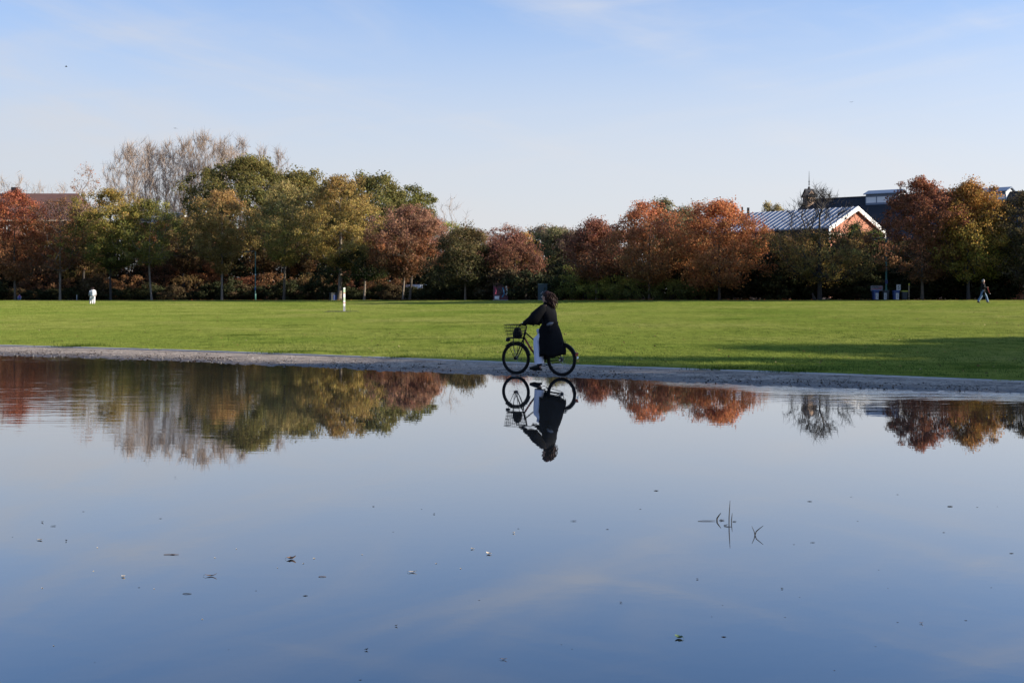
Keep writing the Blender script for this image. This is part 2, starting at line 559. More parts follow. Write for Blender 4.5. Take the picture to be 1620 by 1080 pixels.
M['path'] = path_material()
rng0 = np.random.default_rng(5)
xs3 = np.linspace(-75, 40, 1500)
t3 = np.linspace(0, 1.35, 30)
X3, T3 = np.meshgrid(xs3, t3, indexing='ij')
K3, S3 = kerb_y(X3) - .10, shore_y(X3)
Y3 = K3 + (S3 - K3) * T3
wob = (np.sin(X3 * 1.7) * .25 + np.sin(X3 * 4.3 + 1) * .2 + np.sin(X3 * 9.1 + Y3 * 6) * .16 + np.sin(X3 * 17.3 + Y3 * 11) * .12)
Z3 = .046 * (1 - np.minimum(T3, 1) ** 1.3) - .05 * np.clip(T3 - 1, 0, 1) + .0055 * wob * np.clip(T3 * 2, 0, 1)
Z3 = Z3 + .0035 * rng0.standard_normal(Z3.shape) * np.clip(T3 * 3, .2, 1)
link('gravel_path', grid_mesh('gravel_path', X3, Y3, Z3), M['path'], kind='structure', smooth=True)

M['kerb'] = mat('kerb_concrete', (.46, .43, .39), .9, noise=.25, nscale=1.3, bump=.3, bscale=25)
kv, kf = [], []
kx = np.linspace(-75, 44, 239)
for x in kx:
    y = float(kerb_y(x))
    for dy, dz in ((-.11, -.1), (-.11, .072), (-.10, .080), (.025, .083), (.035, -.05)):
        kv.append((x, y + dy, dz))
for i in range(len(kx) - 1):
    for k in range(4): kf.append((i * 5 + k, (i + 1) * 5 + k, (i + 1) * 5 + k + 1, i * 5 + k + 1))
MB().add(kv, kf).build('kerb', M['kerb'], kind='structure')


def water_material():
    m, nt, out = mat_new('pond_water')
    L, N = nt.links, nt.nodes
    g = N.new('ShaderNodeNewGeometry')
    def noise(scale, detail, sc=(1, 1, 1), rough=.5, loc=(0, 0, 0), rot=0):
        mp = N.new('ShaderNodeMapping'); mp.inputs['Scale'].default_value = sc; mp.inputs['Location'].default_value = loc
        mp.inputs['Rotation'].default_value = (0, 0, rot)
        L.new(g.outputs['Position'], mp.inputs['Vector'])
        n = N.new('ShaderNodeTexNoise'); n.inputs['Scale'].default_value = scale; n.inputs['Detail'].default_value = detail
        n.inputs['Roughness'].default_value = rough
        L.new(mp.outputs[0], n.inputs['Vector']); return n.outputs['Fac']
    def mth(op, a, b, c=None):
        n = N.new('ShaderNodeMath'); n.operation = op
        for i, v in enumerate((a, b, c)):
            if v is None: continue
            if isinstance(v, (int, float)): n.inputs[i].default_value = v
            else: L.new(v, n.inputs[i])
        return n.outputs[0]
    def smooth(v, lo, hi, a=0.0, b=1.0):
        r = N.new('ShaderNodeMapRange'); r.interpolation_type = 'SMOOTHSTEP'
        r.inputs['From Min'].default_value = lo; r.inputs['From Max'].default_value = hi
        r.inputs['To Min'].default_value = a; r.inputs['To Max'].default_value = b
        L.new(v, r.inputs['Value']); return r.outputs[0]
    sp = N.new('ShaderNodeSeparateXYZ'); L.new(g.outputs['Position'], sp.inputs[0])
    # calm film with a faint tremble, wind-ruffled patches along the far shore at both ends
    at = N.new('ShaderNodeAttribute'); at.attribute_name = 'tint'
    sc = N.new('ShaderNodeSeparateColor'); L.new(at.outputs['Color'], sc.inputs[0])
    fine = noise(5.0, 2, (.8, 1.3, 1))
    patch = smooth(noise(.16, 3, (.7, 1.6, 1)), .42, .66)
    ripple = noise(2.6, 2.5, (.35, 1.7, 1), .55, rot=-.25)
    h1 = mth('MULTIPLY', fine, .00016)
    h2 = mth('MULTIPLY', mth('MULTIPLY', ripple, sc.outputs[0]), mth('MULTIPLY_ADD', patch, .0050, .0030))
    shore = noise(6.0, 3, (.16, 1.5, 1), .6, rot=-.12)
    h3 = mth('MULTIPLY', mth('MULTIPLY', shore, sc.outputs[1]), .012)
    h = mth('ADD', mth('ADD', h1, h2), h3)
    bp = N.new('ShaderNodeBump'); bp.inputs['Strength'].default_value = 1.0; bp.inputs['Distance'].default_value = 1.0
    L.new(h, bp.inputs['Height'])
    gl = N.new('ShaderNodeBsdfGlossy'); gl.inputs['Roughness'].default_value = 0.0; gl.inputs['Color'].default_value = (1, 1, 1, 1)
    df = N.new('ShaderNodeBsdfDiffuse'); df.inputs['Color'].default_value = (.012, .015, .018, 1)
    fr = N.new('ShaderNodeFresnel'); fr.inputs['IOR'].default_value = 1.333
    L.new(bp.outputs[0], fr.inputs['Normal']); L.new(bp.outputs[0], gl.inputs['Normal'])
    ms = N.new('ShaderNodeMixShader')
    L.new(mth('POWER', fr.outputs[0], .57), ms.inputs[0])
    L.new(df.outputs[0], ms.inputs[1]); L.new(gl.outputs[0], ms.inputs[2])
    L.new(ms.outputs[0], out.inputs['Surface'])
    return m


M['water'] = water_material()
xw = np.linspace(-75, 40, 232)
tw = np.concatenate([np.linspace(0, .2, 26), np.linspace(.22, 1, 40)])
XW, TW = np.meshgrid(xw, tw, indexing='ij')
YS = np.maximum(shore_y(XW) + .8, -5)
YW = YS + (-9 - YS) * TW
me = grid_mesh('water', XW, YW, np.zeros_like(XW))
a = me.attributes.new('tint', 'FLOAT_COLOR', 'POINT')
dist = shore_y(XW) - YW
u = XW / np.maximum(YW, 1)
left = np.clip((-.16 - u) / .15, 0, 1)
right = np.clip((u - .17) / .12, 0, 1)
near_far = np.clip((YW - 11) / 8, 0, 1)
r_ = near_far * np.clip(.05 + .85 * left * np.clip(1.3 - dist / 16, 0, 1) + 2.6 * right * np.clip(1 - dist / 4.6, 0, 1), 0, 2.6)
g_ = np.clip(1 - np.abs(dist - .3) / (1.3 + .7 * np.clip((u - .12) / .2, 0, 1)), 0, 1) * np.clip((u - .08) / .14, .03, 1.2)
colr = np.stack([r_, g_, 0 * r_, 1 + 0 * r_], -1).reshape(-1, 4)
a.data.foreach_set('color', np.ascontiguousarray(colr, np.float32).ravel())
link('water', me, M['water'], kind='structure')
bk = MB().add([(-400, -400, .03), (400, -400, .03), (400, -8.5, .03), (-400, -8.5, .03)], [(0, 1, 2, 3)]).build('near_bank', M['soil'])
bk['kind'] = 'structure'
# ------------------------------------------------------------------ trees
def lump(rng, k=5):
    A = rng.uniform(.3, 1, k); ph = rng.uniform(0, 2 * PI, k); fa = rng.integers(1, 5, k); fz = rng.uniform(1, 6, k)
    A = A / A.sum()
    return lambda an, t: (A[:, None] * np.sin(fa[:, None] * an + fz[:, None] * t * 2 + ph[:, None])).sum(0)


def skeleton(rng, H, zb, rx, ry, n, peak=.42, power=.7, up=.55, inner=.42, lump_a=.42, lean=0., seg=.9, hollow=0., stems=1):
    """nodes of a tree that reaches n tips spread through the crown's volume: positions, parents, tips"""
    k = math.log(.5) / math.log(peak)
    f = lump(rng)
    t = rng.uniform(.0, 1, n); an = rng.uniform(0, 2 * PI, n)
    t = np.clip(t, .01, .995)
    w = np.sin(PI * t ** k) ** (power * .78) * 1.12
    q = rng.uniform(hollow, 1, n) ** (inner * .72)
    rad = w * q * (1 + lump_a * f(an, t) * 1.6)
    cr = H - zb
    tips = np.stack([rad * rx * np.cos(an) + lean * t * cr, rad * ry * np.sin(an), zb + t * cr], 1)
    spike = np.maximum(0, rng.normal(-.4, 1, n))
    tips[:, :2] *= (1 + .10 * spike)[:, None]
    tips[:, 2] += rng.normal(0, .02 * cr, n) + .035 * cr * spike * t
    pos = []; par = []
    tops = max(zb + .72 * cr, zb + .3)
    m = max(6, int(tops / .8))
    sx, sy = rng.normal(0, .012 * H, 2)
    for s in range(stems):
        ox, oy = (0, 0) if stems == 1 else (rng.normal(0, .1 * rx), rng.normal(0, .05 * rx))
        ex, ey = (0, 0) if stems == 1 else (rng.normal(0, .4 * rx), rng.normal(0, .3 * ry))
        base = len(pos)
        for i in range(m + 1):
            z = tops * i / m
            b = i / m
            pos.append((sx * math.sin(b * 3) + ox + ex * b * b + lean * max(0, z - zb), sy * math.sin(b * 2.4) + oy + ey * b * b, z))
            par.append(base + i - 1 if i else -1)
    N0 = len(pos)
    cap = N0 + n * 14
    A = np.zeros((cap, 3)); A[:N0] = pos; cnt = N0
    att = np.ones(cap, bool)
    att[:N0] = A[:N0, 2] > min(zb * .86, tops * .5)
    if not att[:N0].any(): att[N0 - 1] = True
    order = np.argsort(np.hypot(tips[:, 0], tips[:, 1]) + .35 * np.abs(tips[:, 2] - zb))
    tipnodes = []
    for ti in order:
        T = tips[ti]
        d = T - A[:cnt]
        dh = np.hypot(d[:, 0], d[:, 1]); dist = np.sqrt(dh * dh + d[:, 2] ** 2)
        cost = dist + 1.3 * np.maximum(0, up * dh - d[:, 2])
        cost[~att[:cnt]] = 1e9
        j = int(np.argmin(cost))
        D = dist[j]
        ns = max(1, min(13, int(D / seg + .5)))
        prev = j
        perp = rng.normal(0, .07 * D, 3)
        for s in range(1, ns + 1):
            b = s / ns
            p = A[j] + (T - A[j]) * b + perp * math.sin(PI * b)
            p[2] += -.08 * D * math.sin(PI * b) * (1 if up < 1 else -1.0)
            A[cnt] = p; par.append(prev); prev = cnt; cnt += 1
            if cnt >= cap - 2: break
        tipnodes.append(prev)
        if cnt >= cap - 16: break
    return A[:cnt].copy(), np.array(par), np.array(tipnodes)


def limb_mesh(name, A, par, tipn, r0, rtip, H, expo=.46, extra=None):
    n = len(A)
    c = np.zeros(n); c[tipn] += 1
    for i in range(n - 1, -1, -1):
        if par[i] >= 0: c[par[i]] += c[i]
    c = np.maximum(c, 1)
    rad = rtip * c ** expo
    rad = rad * min(1.0, r0 / rad.max() * 1.0) if rad.max() > r0 else rad
    # stem taper
    i = 0
    stem = np.zeros(n, bool)
    for i in range(n):
        if par[i] == -1 or (stem[par[i]] and par[i] == i - 1 and i < 200 and A[i, 2] > A[par[i], 2]): stem[i] = True
        else:
            if par[i] != i - 1: break
    b = A[:, 2] / H
    rad = np.where(stem, np.maximum(rad, r0 * (1 - .8 * b) * (1 + .35 * np.exp(-A[:, 2] / .5))), rad)
    ch = np.nonzero(par >= 0)[0]
    V, Fc = [], []
    off = 0
    for lo, hi, sides in ((.05, 9, 8), (0, .05, 3)):
        rc = rad[ch]
        s = ch[(np.maximum(rc, 0) > lo) & (rc <= hi)] if lo else ch[rc <= hi]
        if not len(s): continue
        p0, p1 = A[par[s]], A[s]
        ra = np.minimum(rad[par[s]], rad[s] * 1.5); rb = rad[s]
        d = p1 - p0; L = np.linalg.norm(d, axis=1, keepdims=True) + 1e-6; d = d / L
        p1 = p1 + d * rb[:, None] * .5
        ref = np.where(np.abs(d[:, 2:3]) > .9, np.array([[1., 0, 0]]), np.array([[0., 0, 1]]))
        u = np.cross(d, ref); u /= np.linalg.norm(u, axis=1, keepdims=True); w = np.cross(d, u)
        a = 2 * PI * np.arange(sides) / sides
        ring = u[:, None, :] * np.cos(a)[None, :, None] + w[:, None, :] * np.sin(a)[None, :, None]
        v = np.concatenate([p0[:, None] + ring * ra[:, None, None], p1[:, None] + ring * rb[:, None, None]], 1)
        k = np.arange(sides); k2 = (k + 1) % sides
        q = np.stack([k, k2, k2 + sides, k + sides], 1)
        f = q[None] + (np.arange(len(s)) * 2 * sides)[:, None, None] + off
        V.append(v.reshape(-1, 3)); Fc.append(f.reshape(-1, 4)); off += v.reshape(-1, 3).shape[0]
    if extra is not None:
        V.append(extra[0]); Fc.append(extra[1] + off)
    return fast_mesh(name, np.concatenate(V), np.concatenate(Fc))


def twigs(rng, A, tipn, par, m, length, r, up=.6, spread=.6):
    """fine bare twigs at every tip: slim three-sided spikes"""
    base = np.repeat(A[tipn], m, 0)
    d0 = np.repeat(A[tipn] - A[par[tipn]], m, 0); d0 /= np.linalg.norm(d0, axis=1, keepdims=True) + 1e-6
    base = base - d0 * rng.uniform(0, 1, (len(base), 1)) * length * 1.2
    d = d0 + rng.normal(0, spread, base.shape) + np.array([0, 0, up])
    d /= np.linalg.norm(d, axis=1, keepdims=True)
    L = rng.uniform(.45, 1, (len(base), 1)) * length
    u = np.cross(d, rng.normal(0, 1, d.shape)); u /= np.linalg.norm(u, axis=1, keepdims=True)
    tip = base + d * L + rng.normal(0, .1, d.shape) * L
    V = np.stack([base + u * r * 1.3, base - u * r * 1.3, tip - u * r * .25, tip + u * r * .25], 1)
    return V.reshape(-1, 3), np.arange(len(base) * 4).reshape(-1, 4)


LEAF_N, LEAF_S = 2.1, .80


def leaves(rng, C, per, clump, size, cols, H0, H1, flat=.75, var=.22, mixnoise=.25, lit=None, droop=0.):
    """leaf faces scattered in clumps round the centres C; cols: (top, middle, bottom) base colours"""
    nC = len(C)
    per_c = rng.integers(max(1, int(per * LEAF_N * .5)), int(per * LEAF_N * 1.5) + 1, nC)
    idx = np.repeat(np.arange(nC), per_c)
    n = len(idx)
    cs = clump * rng.uniform(.6, 1.35, nC)
    out = rng.normal(0, 1, (n, 3)); out /= np.linalg.norm(out, axis=1, keepdims=True) + 1e-6
    off = out * rng.uniform(0, 1, (n, 1)) ** .5
    off[:, 2] *= flat
    pos = C[idx] + off * cs[idx][:, None] + rng.normal(0, .10, (n, 3)) * cs[idx][:, None]
    if droop: pos[:, 2] -= droop * np.linalg.norm(off[:, :2], axis=1) * cs[idx]
    s = size * LEAF_S * rng.uniform(.6, 1.4, n)
    # leaves lie roughly over the outside of their clump, so that each clump has a light and a dark side
    cen = np.array([C[:, 0].mean(), C[:, 1].mean(), .5 * (H0 + H1)])
    co = pos - cen; co /= np.linalg.norm(co, axis=1, keepdims=True) + 1e-6
    nrm = out * .75 + co * .55 + rng.normal(0, .55, (n, 3)); nrm /= np.linalg.norm(nrm, axis=1, keepdims=True) + 1e-6
    u = np.cross(nrm, rng.normal(0, 1, (n, 3))); u /= np.linalg.norm(u, axis=1, keepdims=True) + 1e-6
    d = np.cross(nrm, u)
    hw = (s * .55)[:, None]; hl = (s * .62)[:, None]
    V = np.stack([pos - u * hw - d * hl * .6, pos + u * hw - d * hl * .6, pos + d * hl], 1).reshape(-1, 3)
    Fc = np.arange(n * 3).reshape(n, 3)
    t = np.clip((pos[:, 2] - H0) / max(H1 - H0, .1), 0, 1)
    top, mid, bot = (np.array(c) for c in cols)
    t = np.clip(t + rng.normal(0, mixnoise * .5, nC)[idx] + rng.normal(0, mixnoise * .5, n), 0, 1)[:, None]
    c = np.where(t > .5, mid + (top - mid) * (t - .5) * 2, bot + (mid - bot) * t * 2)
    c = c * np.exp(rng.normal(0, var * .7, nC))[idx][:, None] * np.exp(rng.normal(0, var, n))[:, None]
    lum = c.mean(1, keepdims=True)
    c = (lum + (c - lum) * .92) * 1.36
    c = np.clip(c * np.exp(rng.normal(0, .06, (n, 3))), .004, .75)
    return V, Fc, np.repeat(c, 3, 0)


# leaf colours, base colour of the leaf itself
GOLD, STRAW, OLIVE, GREEN, DGREEN = (.26, .175, .045), (.24, .19, .07), (.15, .135, .03), (.085, .105, .026), (.032, .046, .016)
RED, CRIM, ORANGE, RUST, BROWN = (.29, .085, .045), (.20, .08, .05), (.42, .15, .055), (.27, .105, .038), (.17, .095, .045)
PINK, DBROWN, LIME, GREYB = (.24, .13, .08), (.085, .052, .03), (.24, .25, .035), (.21, .16, .125)


def tree(name, label, px, D, top, halfw, bot, cols, group=None, seed=1, n=230, per=40, leaf=.2, clump=.85, peak=.42, power=.7,
         up=.5, trunk=.17, bark='bark', inner=.42, lump_a=.42, base=None, depth=1.0, bare=0, twig_l=1.0, lean=0., crown_mat='leaf',
         stems=1, var=.22, twig_r=.012, twig_up=.6, hollow=0., keep=1.0, keep_lo=0., rot=None, rtip=.014):
    trunk = trunk * (.78 if px < 900 else .62)
    rng = np.random.default_rng(seed)
    X = (px - CX) / F * D
    z0 = float(ground_z(X, D)) - .06 if base is None else base
    H = EYE - (top - HOR) / F * D - z0
    zb = EYE - (bot - HOR) / F * D - z0
    rx = halfw / F * D
    A, par, tipn = skeleton(rng, H * .985, max(zb, .4), rx * .93, rx * .93 * depth, n, peak, power, up, inner, lump_a, lean, hollow=hollow, stems=stems)
    root = thing(name, label, 'tree', (X, D, z0), 0, group)
    ex = twigs(rng, A, tipn, par, bare, twig_l, twig_r, twig_up) if bare else None
    me = limb_mesh('trunk', A, par, tipn, trunk, rtip, H, extra=ex)
    link('trunk', me, M[bark], root, smooth=True)
    if per > 0:
        C = A[tipn]
        if keep < 1.0 or keep_lo > 0:
            tt_ = (C[:, 2] - zb) / (H - zb)
            C = C[(rng.uniform(0, 1, len(C)) < keep) & (tt_ < (1 - keep_lo))]
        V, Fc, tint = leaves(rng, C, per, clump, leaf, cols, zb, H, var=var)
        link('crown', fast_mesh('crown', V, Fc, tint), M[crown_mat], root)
    return root


def shrub(name, label, px, D, w, h, cols, group=None, seed=1, n=60, per=38, leaf=.17, base=None, crown_mat='leaf', clump=.5, depth=1.0, bare=0, cat='shrub', sink=0.1):
    rng = np.random.default_rng(seed)
    X = (px - CX) / F * D
    z0 = float(ground_z(X, D)) - .03 if base is None else base
    A, par, tipn = skeleton(rng, h, .12, w / 2, w / 2 * depth, n, .40, .5, .5, .4, .35, seg=.6, stems=3)
    root = thing(name, label, cat, (X, D, z0), 0, group)
    ex = twigs(rng, A, tipn, par, bare, .7, .012, .4) if bare else None
    link('stem', limb_mesh('stem', A, par, tipn, .04, .008, h, extra=ex), M['bark_dark'], root, smooth=True)
    C = A[tipn].copy()
    V, Fc, tint = leaves(rng, C, per, clump, leaf, cols, 0, h)
    V[:, 2] = np.maximum(V[:, 2], .02)
    link('foliage', fast_mesh('foliage', V, Fc, tint), M[crown_mat], root)
    return root


def move(o, px, D, sc=1.0, rz=0.0, scz=None):
    X = (px - CX) / F * D
    o.location = (X, D, float(ground_z(X, D)) - .04)
    o.rotation_euler = (0, 0, rz)
    o.scale = (sc, sc, scz or sc)
    return o


# front row along the far edge of the lawn, left to right
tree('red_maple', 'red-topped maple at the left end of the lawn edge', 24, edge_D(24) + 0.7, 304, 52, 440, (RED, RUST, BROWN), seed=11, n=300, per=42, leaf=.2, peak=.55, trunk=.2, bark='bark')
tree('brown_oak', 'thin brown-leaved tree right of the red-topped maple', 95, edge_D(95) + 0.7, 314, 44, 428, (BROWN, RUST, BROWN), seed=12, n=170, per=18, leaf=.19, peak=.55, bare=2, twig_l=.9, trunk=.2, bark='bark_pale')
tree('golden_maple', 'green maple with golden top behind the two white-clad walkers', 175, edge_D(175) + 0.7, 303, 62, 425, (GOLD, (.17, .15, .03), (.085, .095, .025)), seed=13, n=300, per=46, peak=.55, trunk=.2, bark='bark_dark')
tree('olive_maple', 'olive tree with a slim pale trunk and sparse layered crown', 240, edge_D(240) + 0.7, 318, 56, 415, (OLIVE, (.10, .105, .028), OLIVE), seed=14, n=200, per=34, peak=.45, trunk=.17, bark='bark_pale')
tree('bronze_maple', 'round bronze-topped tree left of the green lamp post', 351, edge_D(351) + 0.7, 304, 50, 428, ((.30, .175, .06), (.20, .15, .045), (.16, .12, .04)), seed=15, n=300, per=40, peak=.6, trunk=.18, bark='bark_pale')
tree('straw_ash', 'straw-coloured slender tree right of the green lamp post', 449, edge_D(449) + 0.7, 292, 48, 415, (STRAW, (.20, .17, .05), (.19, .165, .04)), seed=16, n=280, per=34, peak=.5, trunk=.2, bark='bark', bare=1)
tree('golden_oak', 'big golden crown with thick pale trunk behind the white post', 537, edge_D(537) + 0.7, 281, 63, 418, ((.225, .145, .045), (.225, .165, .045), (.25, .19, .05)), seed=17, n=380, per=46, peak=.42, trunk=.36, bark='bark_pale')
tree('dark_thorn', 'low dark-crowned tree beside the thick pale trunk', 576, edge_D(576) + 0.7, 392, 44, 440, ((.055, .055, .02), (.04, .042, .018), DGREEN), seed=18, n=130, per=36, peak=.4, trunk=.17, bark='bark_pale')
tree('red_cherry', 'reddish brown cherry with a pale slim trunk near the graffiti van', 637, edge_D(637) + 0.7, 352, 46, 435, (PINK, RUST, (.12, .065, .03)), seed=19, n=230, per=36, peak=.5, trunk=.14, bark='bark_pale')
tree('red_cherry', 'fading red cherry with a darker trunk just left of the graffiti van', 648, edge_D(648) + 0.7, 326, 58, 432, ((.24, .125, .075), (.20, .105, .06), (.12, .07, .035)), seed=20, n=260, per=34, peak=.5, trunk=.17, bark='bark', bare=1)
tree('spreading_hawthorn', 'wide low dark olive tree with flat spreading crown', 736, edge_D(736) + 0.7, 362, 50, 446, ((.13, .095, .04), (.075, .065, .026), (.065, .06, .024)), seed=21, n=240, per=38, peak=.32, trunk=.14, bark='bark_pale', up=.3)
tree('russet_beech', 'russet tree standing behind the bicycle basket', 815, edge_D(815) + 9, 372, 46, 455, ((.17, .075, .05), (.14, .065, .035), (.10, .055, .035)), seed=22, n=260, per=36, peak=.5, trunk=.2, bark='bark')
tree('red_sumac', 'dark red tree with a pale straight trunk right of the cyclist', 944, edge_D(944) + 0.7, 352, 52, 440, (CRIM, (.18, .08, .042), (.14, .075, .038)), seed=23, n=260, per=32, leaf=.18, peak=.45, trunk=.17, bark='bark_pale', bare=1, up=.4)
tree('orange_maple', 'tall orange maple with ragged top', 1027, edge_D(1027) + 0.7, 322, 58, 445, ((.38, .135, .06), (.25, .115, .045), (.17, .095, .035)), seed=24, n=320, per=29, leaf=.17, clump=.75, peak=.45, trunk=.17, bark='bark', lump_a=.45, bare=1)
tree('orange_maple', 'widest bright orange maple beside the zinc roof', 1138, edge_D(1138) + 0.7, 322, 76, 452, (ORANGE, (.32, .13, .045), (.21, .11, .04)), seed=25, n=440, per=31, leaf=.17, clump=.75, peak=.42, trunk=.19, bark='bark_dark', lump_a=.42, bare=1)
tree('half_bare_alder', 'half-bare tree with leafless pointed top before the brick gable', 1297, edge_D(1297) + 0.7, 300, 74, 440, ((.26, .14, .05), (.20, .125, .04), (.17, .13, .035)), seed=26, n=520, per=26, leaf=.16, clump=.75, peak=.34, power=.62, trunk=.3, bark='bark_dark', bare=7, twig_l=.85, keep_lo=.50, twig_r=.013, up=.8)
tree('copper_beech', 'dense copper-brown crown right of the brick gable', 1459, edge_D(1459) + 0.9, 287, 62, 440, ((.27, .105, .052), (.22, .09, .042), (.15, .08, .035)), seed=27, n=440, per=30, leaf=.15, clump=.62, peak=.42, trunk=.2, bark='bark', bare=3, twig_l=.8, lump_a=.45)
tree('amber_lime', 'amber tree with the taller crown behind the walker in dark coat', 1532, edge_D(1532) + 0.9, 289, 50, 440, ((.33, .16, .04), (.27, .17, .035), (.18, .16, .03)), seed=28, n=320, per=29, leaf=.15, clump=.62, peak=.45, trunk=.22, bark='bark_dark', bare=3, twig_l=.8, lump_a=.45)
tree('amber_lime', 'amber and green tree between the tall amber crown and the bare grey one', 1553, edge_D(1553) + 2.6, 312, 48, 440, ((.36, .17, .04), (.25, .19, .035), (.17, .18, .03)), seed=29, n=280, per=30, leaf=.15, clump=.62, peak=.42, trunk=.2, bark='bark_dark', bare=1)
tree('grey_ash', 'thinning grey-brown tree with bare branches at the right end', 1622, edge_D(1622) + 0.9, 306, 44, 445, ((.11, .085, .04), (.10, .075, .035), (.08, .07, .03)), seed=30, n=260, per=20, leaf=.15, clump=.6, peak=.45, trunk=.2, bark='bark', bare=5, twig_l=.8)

# second row: big green oaks and others behind the front row
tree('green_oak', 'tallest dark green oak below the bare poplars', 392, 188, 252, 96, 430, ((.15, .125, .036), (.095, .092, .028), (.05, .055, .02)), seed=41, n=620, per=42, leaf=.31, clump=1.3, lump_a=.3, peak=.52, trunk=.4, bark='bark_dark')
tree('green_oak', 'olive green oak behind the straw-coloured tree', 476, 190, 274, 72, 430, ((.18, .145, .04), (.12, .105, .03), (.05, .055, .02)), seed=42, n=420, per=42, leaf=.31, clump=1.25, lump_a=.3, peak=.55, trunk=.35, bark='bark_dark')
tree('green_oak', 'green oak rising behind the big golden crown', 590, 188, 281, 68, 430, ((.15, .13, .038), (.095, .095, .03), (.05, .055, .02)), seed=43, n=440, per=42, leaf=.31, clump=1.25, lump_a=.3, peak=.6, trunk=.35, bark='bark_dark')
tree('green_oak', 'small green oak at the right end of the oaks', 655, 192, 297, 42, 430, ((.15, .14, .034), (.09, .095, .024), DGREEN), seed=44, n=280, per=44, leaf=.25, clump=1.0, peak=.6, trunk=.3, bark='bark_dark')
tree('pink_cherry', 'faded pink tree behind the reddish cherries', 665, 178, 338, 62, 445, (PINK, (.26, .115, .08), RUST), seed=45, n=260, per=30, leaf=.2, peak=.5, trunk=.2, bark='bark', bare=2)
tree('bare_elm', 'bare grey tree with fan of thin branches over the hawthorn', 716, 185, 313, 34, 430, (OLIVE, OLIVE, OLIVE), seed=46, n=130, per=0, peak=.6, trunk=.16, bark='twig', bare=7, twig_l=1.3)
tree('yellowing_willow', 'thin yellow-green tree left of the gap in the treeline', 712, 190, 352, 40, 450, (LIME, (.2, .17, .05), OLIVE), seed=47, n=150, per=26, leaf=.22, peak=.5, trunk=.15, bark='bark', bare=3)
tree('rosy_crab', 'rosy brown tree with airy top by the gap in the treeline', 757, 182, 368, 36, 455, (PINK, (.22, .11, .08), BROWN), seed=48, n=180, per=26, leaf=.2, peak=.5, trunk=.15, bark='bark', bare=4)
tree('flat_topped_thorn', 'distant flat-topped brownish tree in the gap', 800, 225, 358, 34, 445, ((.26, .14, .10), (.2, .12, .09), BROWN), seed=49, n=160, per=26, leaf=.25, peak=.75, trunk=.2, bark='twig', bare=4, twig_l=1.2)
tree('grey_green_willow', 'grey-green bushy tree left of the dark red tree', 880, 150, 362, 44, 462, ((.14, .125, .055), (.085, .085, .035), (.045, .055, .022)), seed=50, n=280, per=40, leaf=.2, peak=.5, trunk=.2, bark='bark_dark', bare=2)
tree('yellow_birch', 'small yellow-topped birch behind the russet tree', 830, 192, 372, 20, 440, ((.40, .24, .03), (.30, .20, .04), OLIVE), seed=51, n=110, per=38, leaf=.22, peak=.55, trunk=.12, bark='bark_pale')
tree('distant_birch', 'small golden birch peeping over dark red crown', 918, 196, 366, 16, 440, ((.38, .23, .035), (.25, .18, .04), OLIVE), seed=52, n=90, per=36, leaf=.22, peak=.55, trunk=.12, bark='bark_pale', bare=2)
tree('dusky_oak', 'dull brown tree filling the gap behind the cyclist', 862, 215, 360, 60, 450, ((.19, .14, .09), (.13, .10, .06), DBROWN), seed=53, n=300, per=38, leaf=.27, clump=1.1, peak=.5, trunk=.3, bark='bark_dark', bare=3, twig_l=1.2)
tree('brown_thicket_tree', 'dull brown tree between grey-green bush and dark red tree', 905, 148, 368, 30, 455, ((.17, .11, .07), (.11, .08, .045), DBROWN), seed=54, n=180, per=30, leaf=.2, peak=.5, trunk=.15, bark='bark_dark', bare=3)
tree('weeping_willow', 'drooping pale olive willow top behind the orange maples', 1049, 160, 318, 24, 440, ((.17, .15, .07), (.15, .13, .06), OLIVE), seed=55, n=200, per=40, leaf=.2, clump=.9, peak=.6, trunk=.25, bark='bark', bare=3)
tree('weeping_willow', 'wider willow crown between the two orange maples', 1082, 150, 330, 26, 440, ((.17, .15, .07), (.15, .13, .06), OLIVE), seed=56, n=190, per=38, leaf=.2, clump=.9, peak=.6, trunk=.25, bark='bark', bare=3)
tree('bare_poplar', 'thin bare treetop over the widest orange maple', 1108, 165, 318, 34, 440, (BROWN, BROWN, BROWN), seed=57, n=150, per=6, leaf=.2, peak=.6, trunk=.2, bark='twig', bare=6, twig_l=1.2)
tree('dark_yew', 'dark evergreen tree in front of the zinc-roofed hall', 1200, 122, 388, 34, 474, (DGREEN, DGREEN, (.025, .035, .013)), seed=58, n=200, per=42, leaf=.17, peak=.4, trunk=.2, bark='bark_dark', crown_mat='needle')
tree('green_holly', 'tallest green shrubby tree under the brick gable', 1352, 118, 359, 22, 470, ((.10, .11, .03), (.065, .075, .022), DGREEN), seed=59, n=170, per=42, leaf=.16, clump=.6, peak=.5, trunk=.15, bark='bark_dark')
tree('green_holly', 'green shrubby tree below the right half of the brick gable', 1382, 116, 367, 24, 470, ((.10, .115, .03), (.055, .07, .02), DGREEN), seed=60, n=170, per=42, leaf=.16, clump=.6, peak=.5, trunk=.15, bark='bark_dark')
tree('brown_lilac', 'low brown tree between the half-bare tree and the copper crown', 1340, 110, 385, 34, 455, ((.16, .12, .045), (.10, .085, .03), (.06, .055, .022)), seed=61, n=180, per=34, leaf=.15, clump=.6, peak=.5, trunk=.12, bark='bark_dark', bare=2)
tree('brown_hazel', 'low rust-brown tree left of the half-bare tree', 1240, 113, 375, 34, 458, ((.20, .12, .05), (.15, .085, .035), (.09, .06, .028)), seed=62, n=180, per=30, leaf=.16, clump=.6, peak=.5, trunk=.12, bark='bark_dark', bare=4)
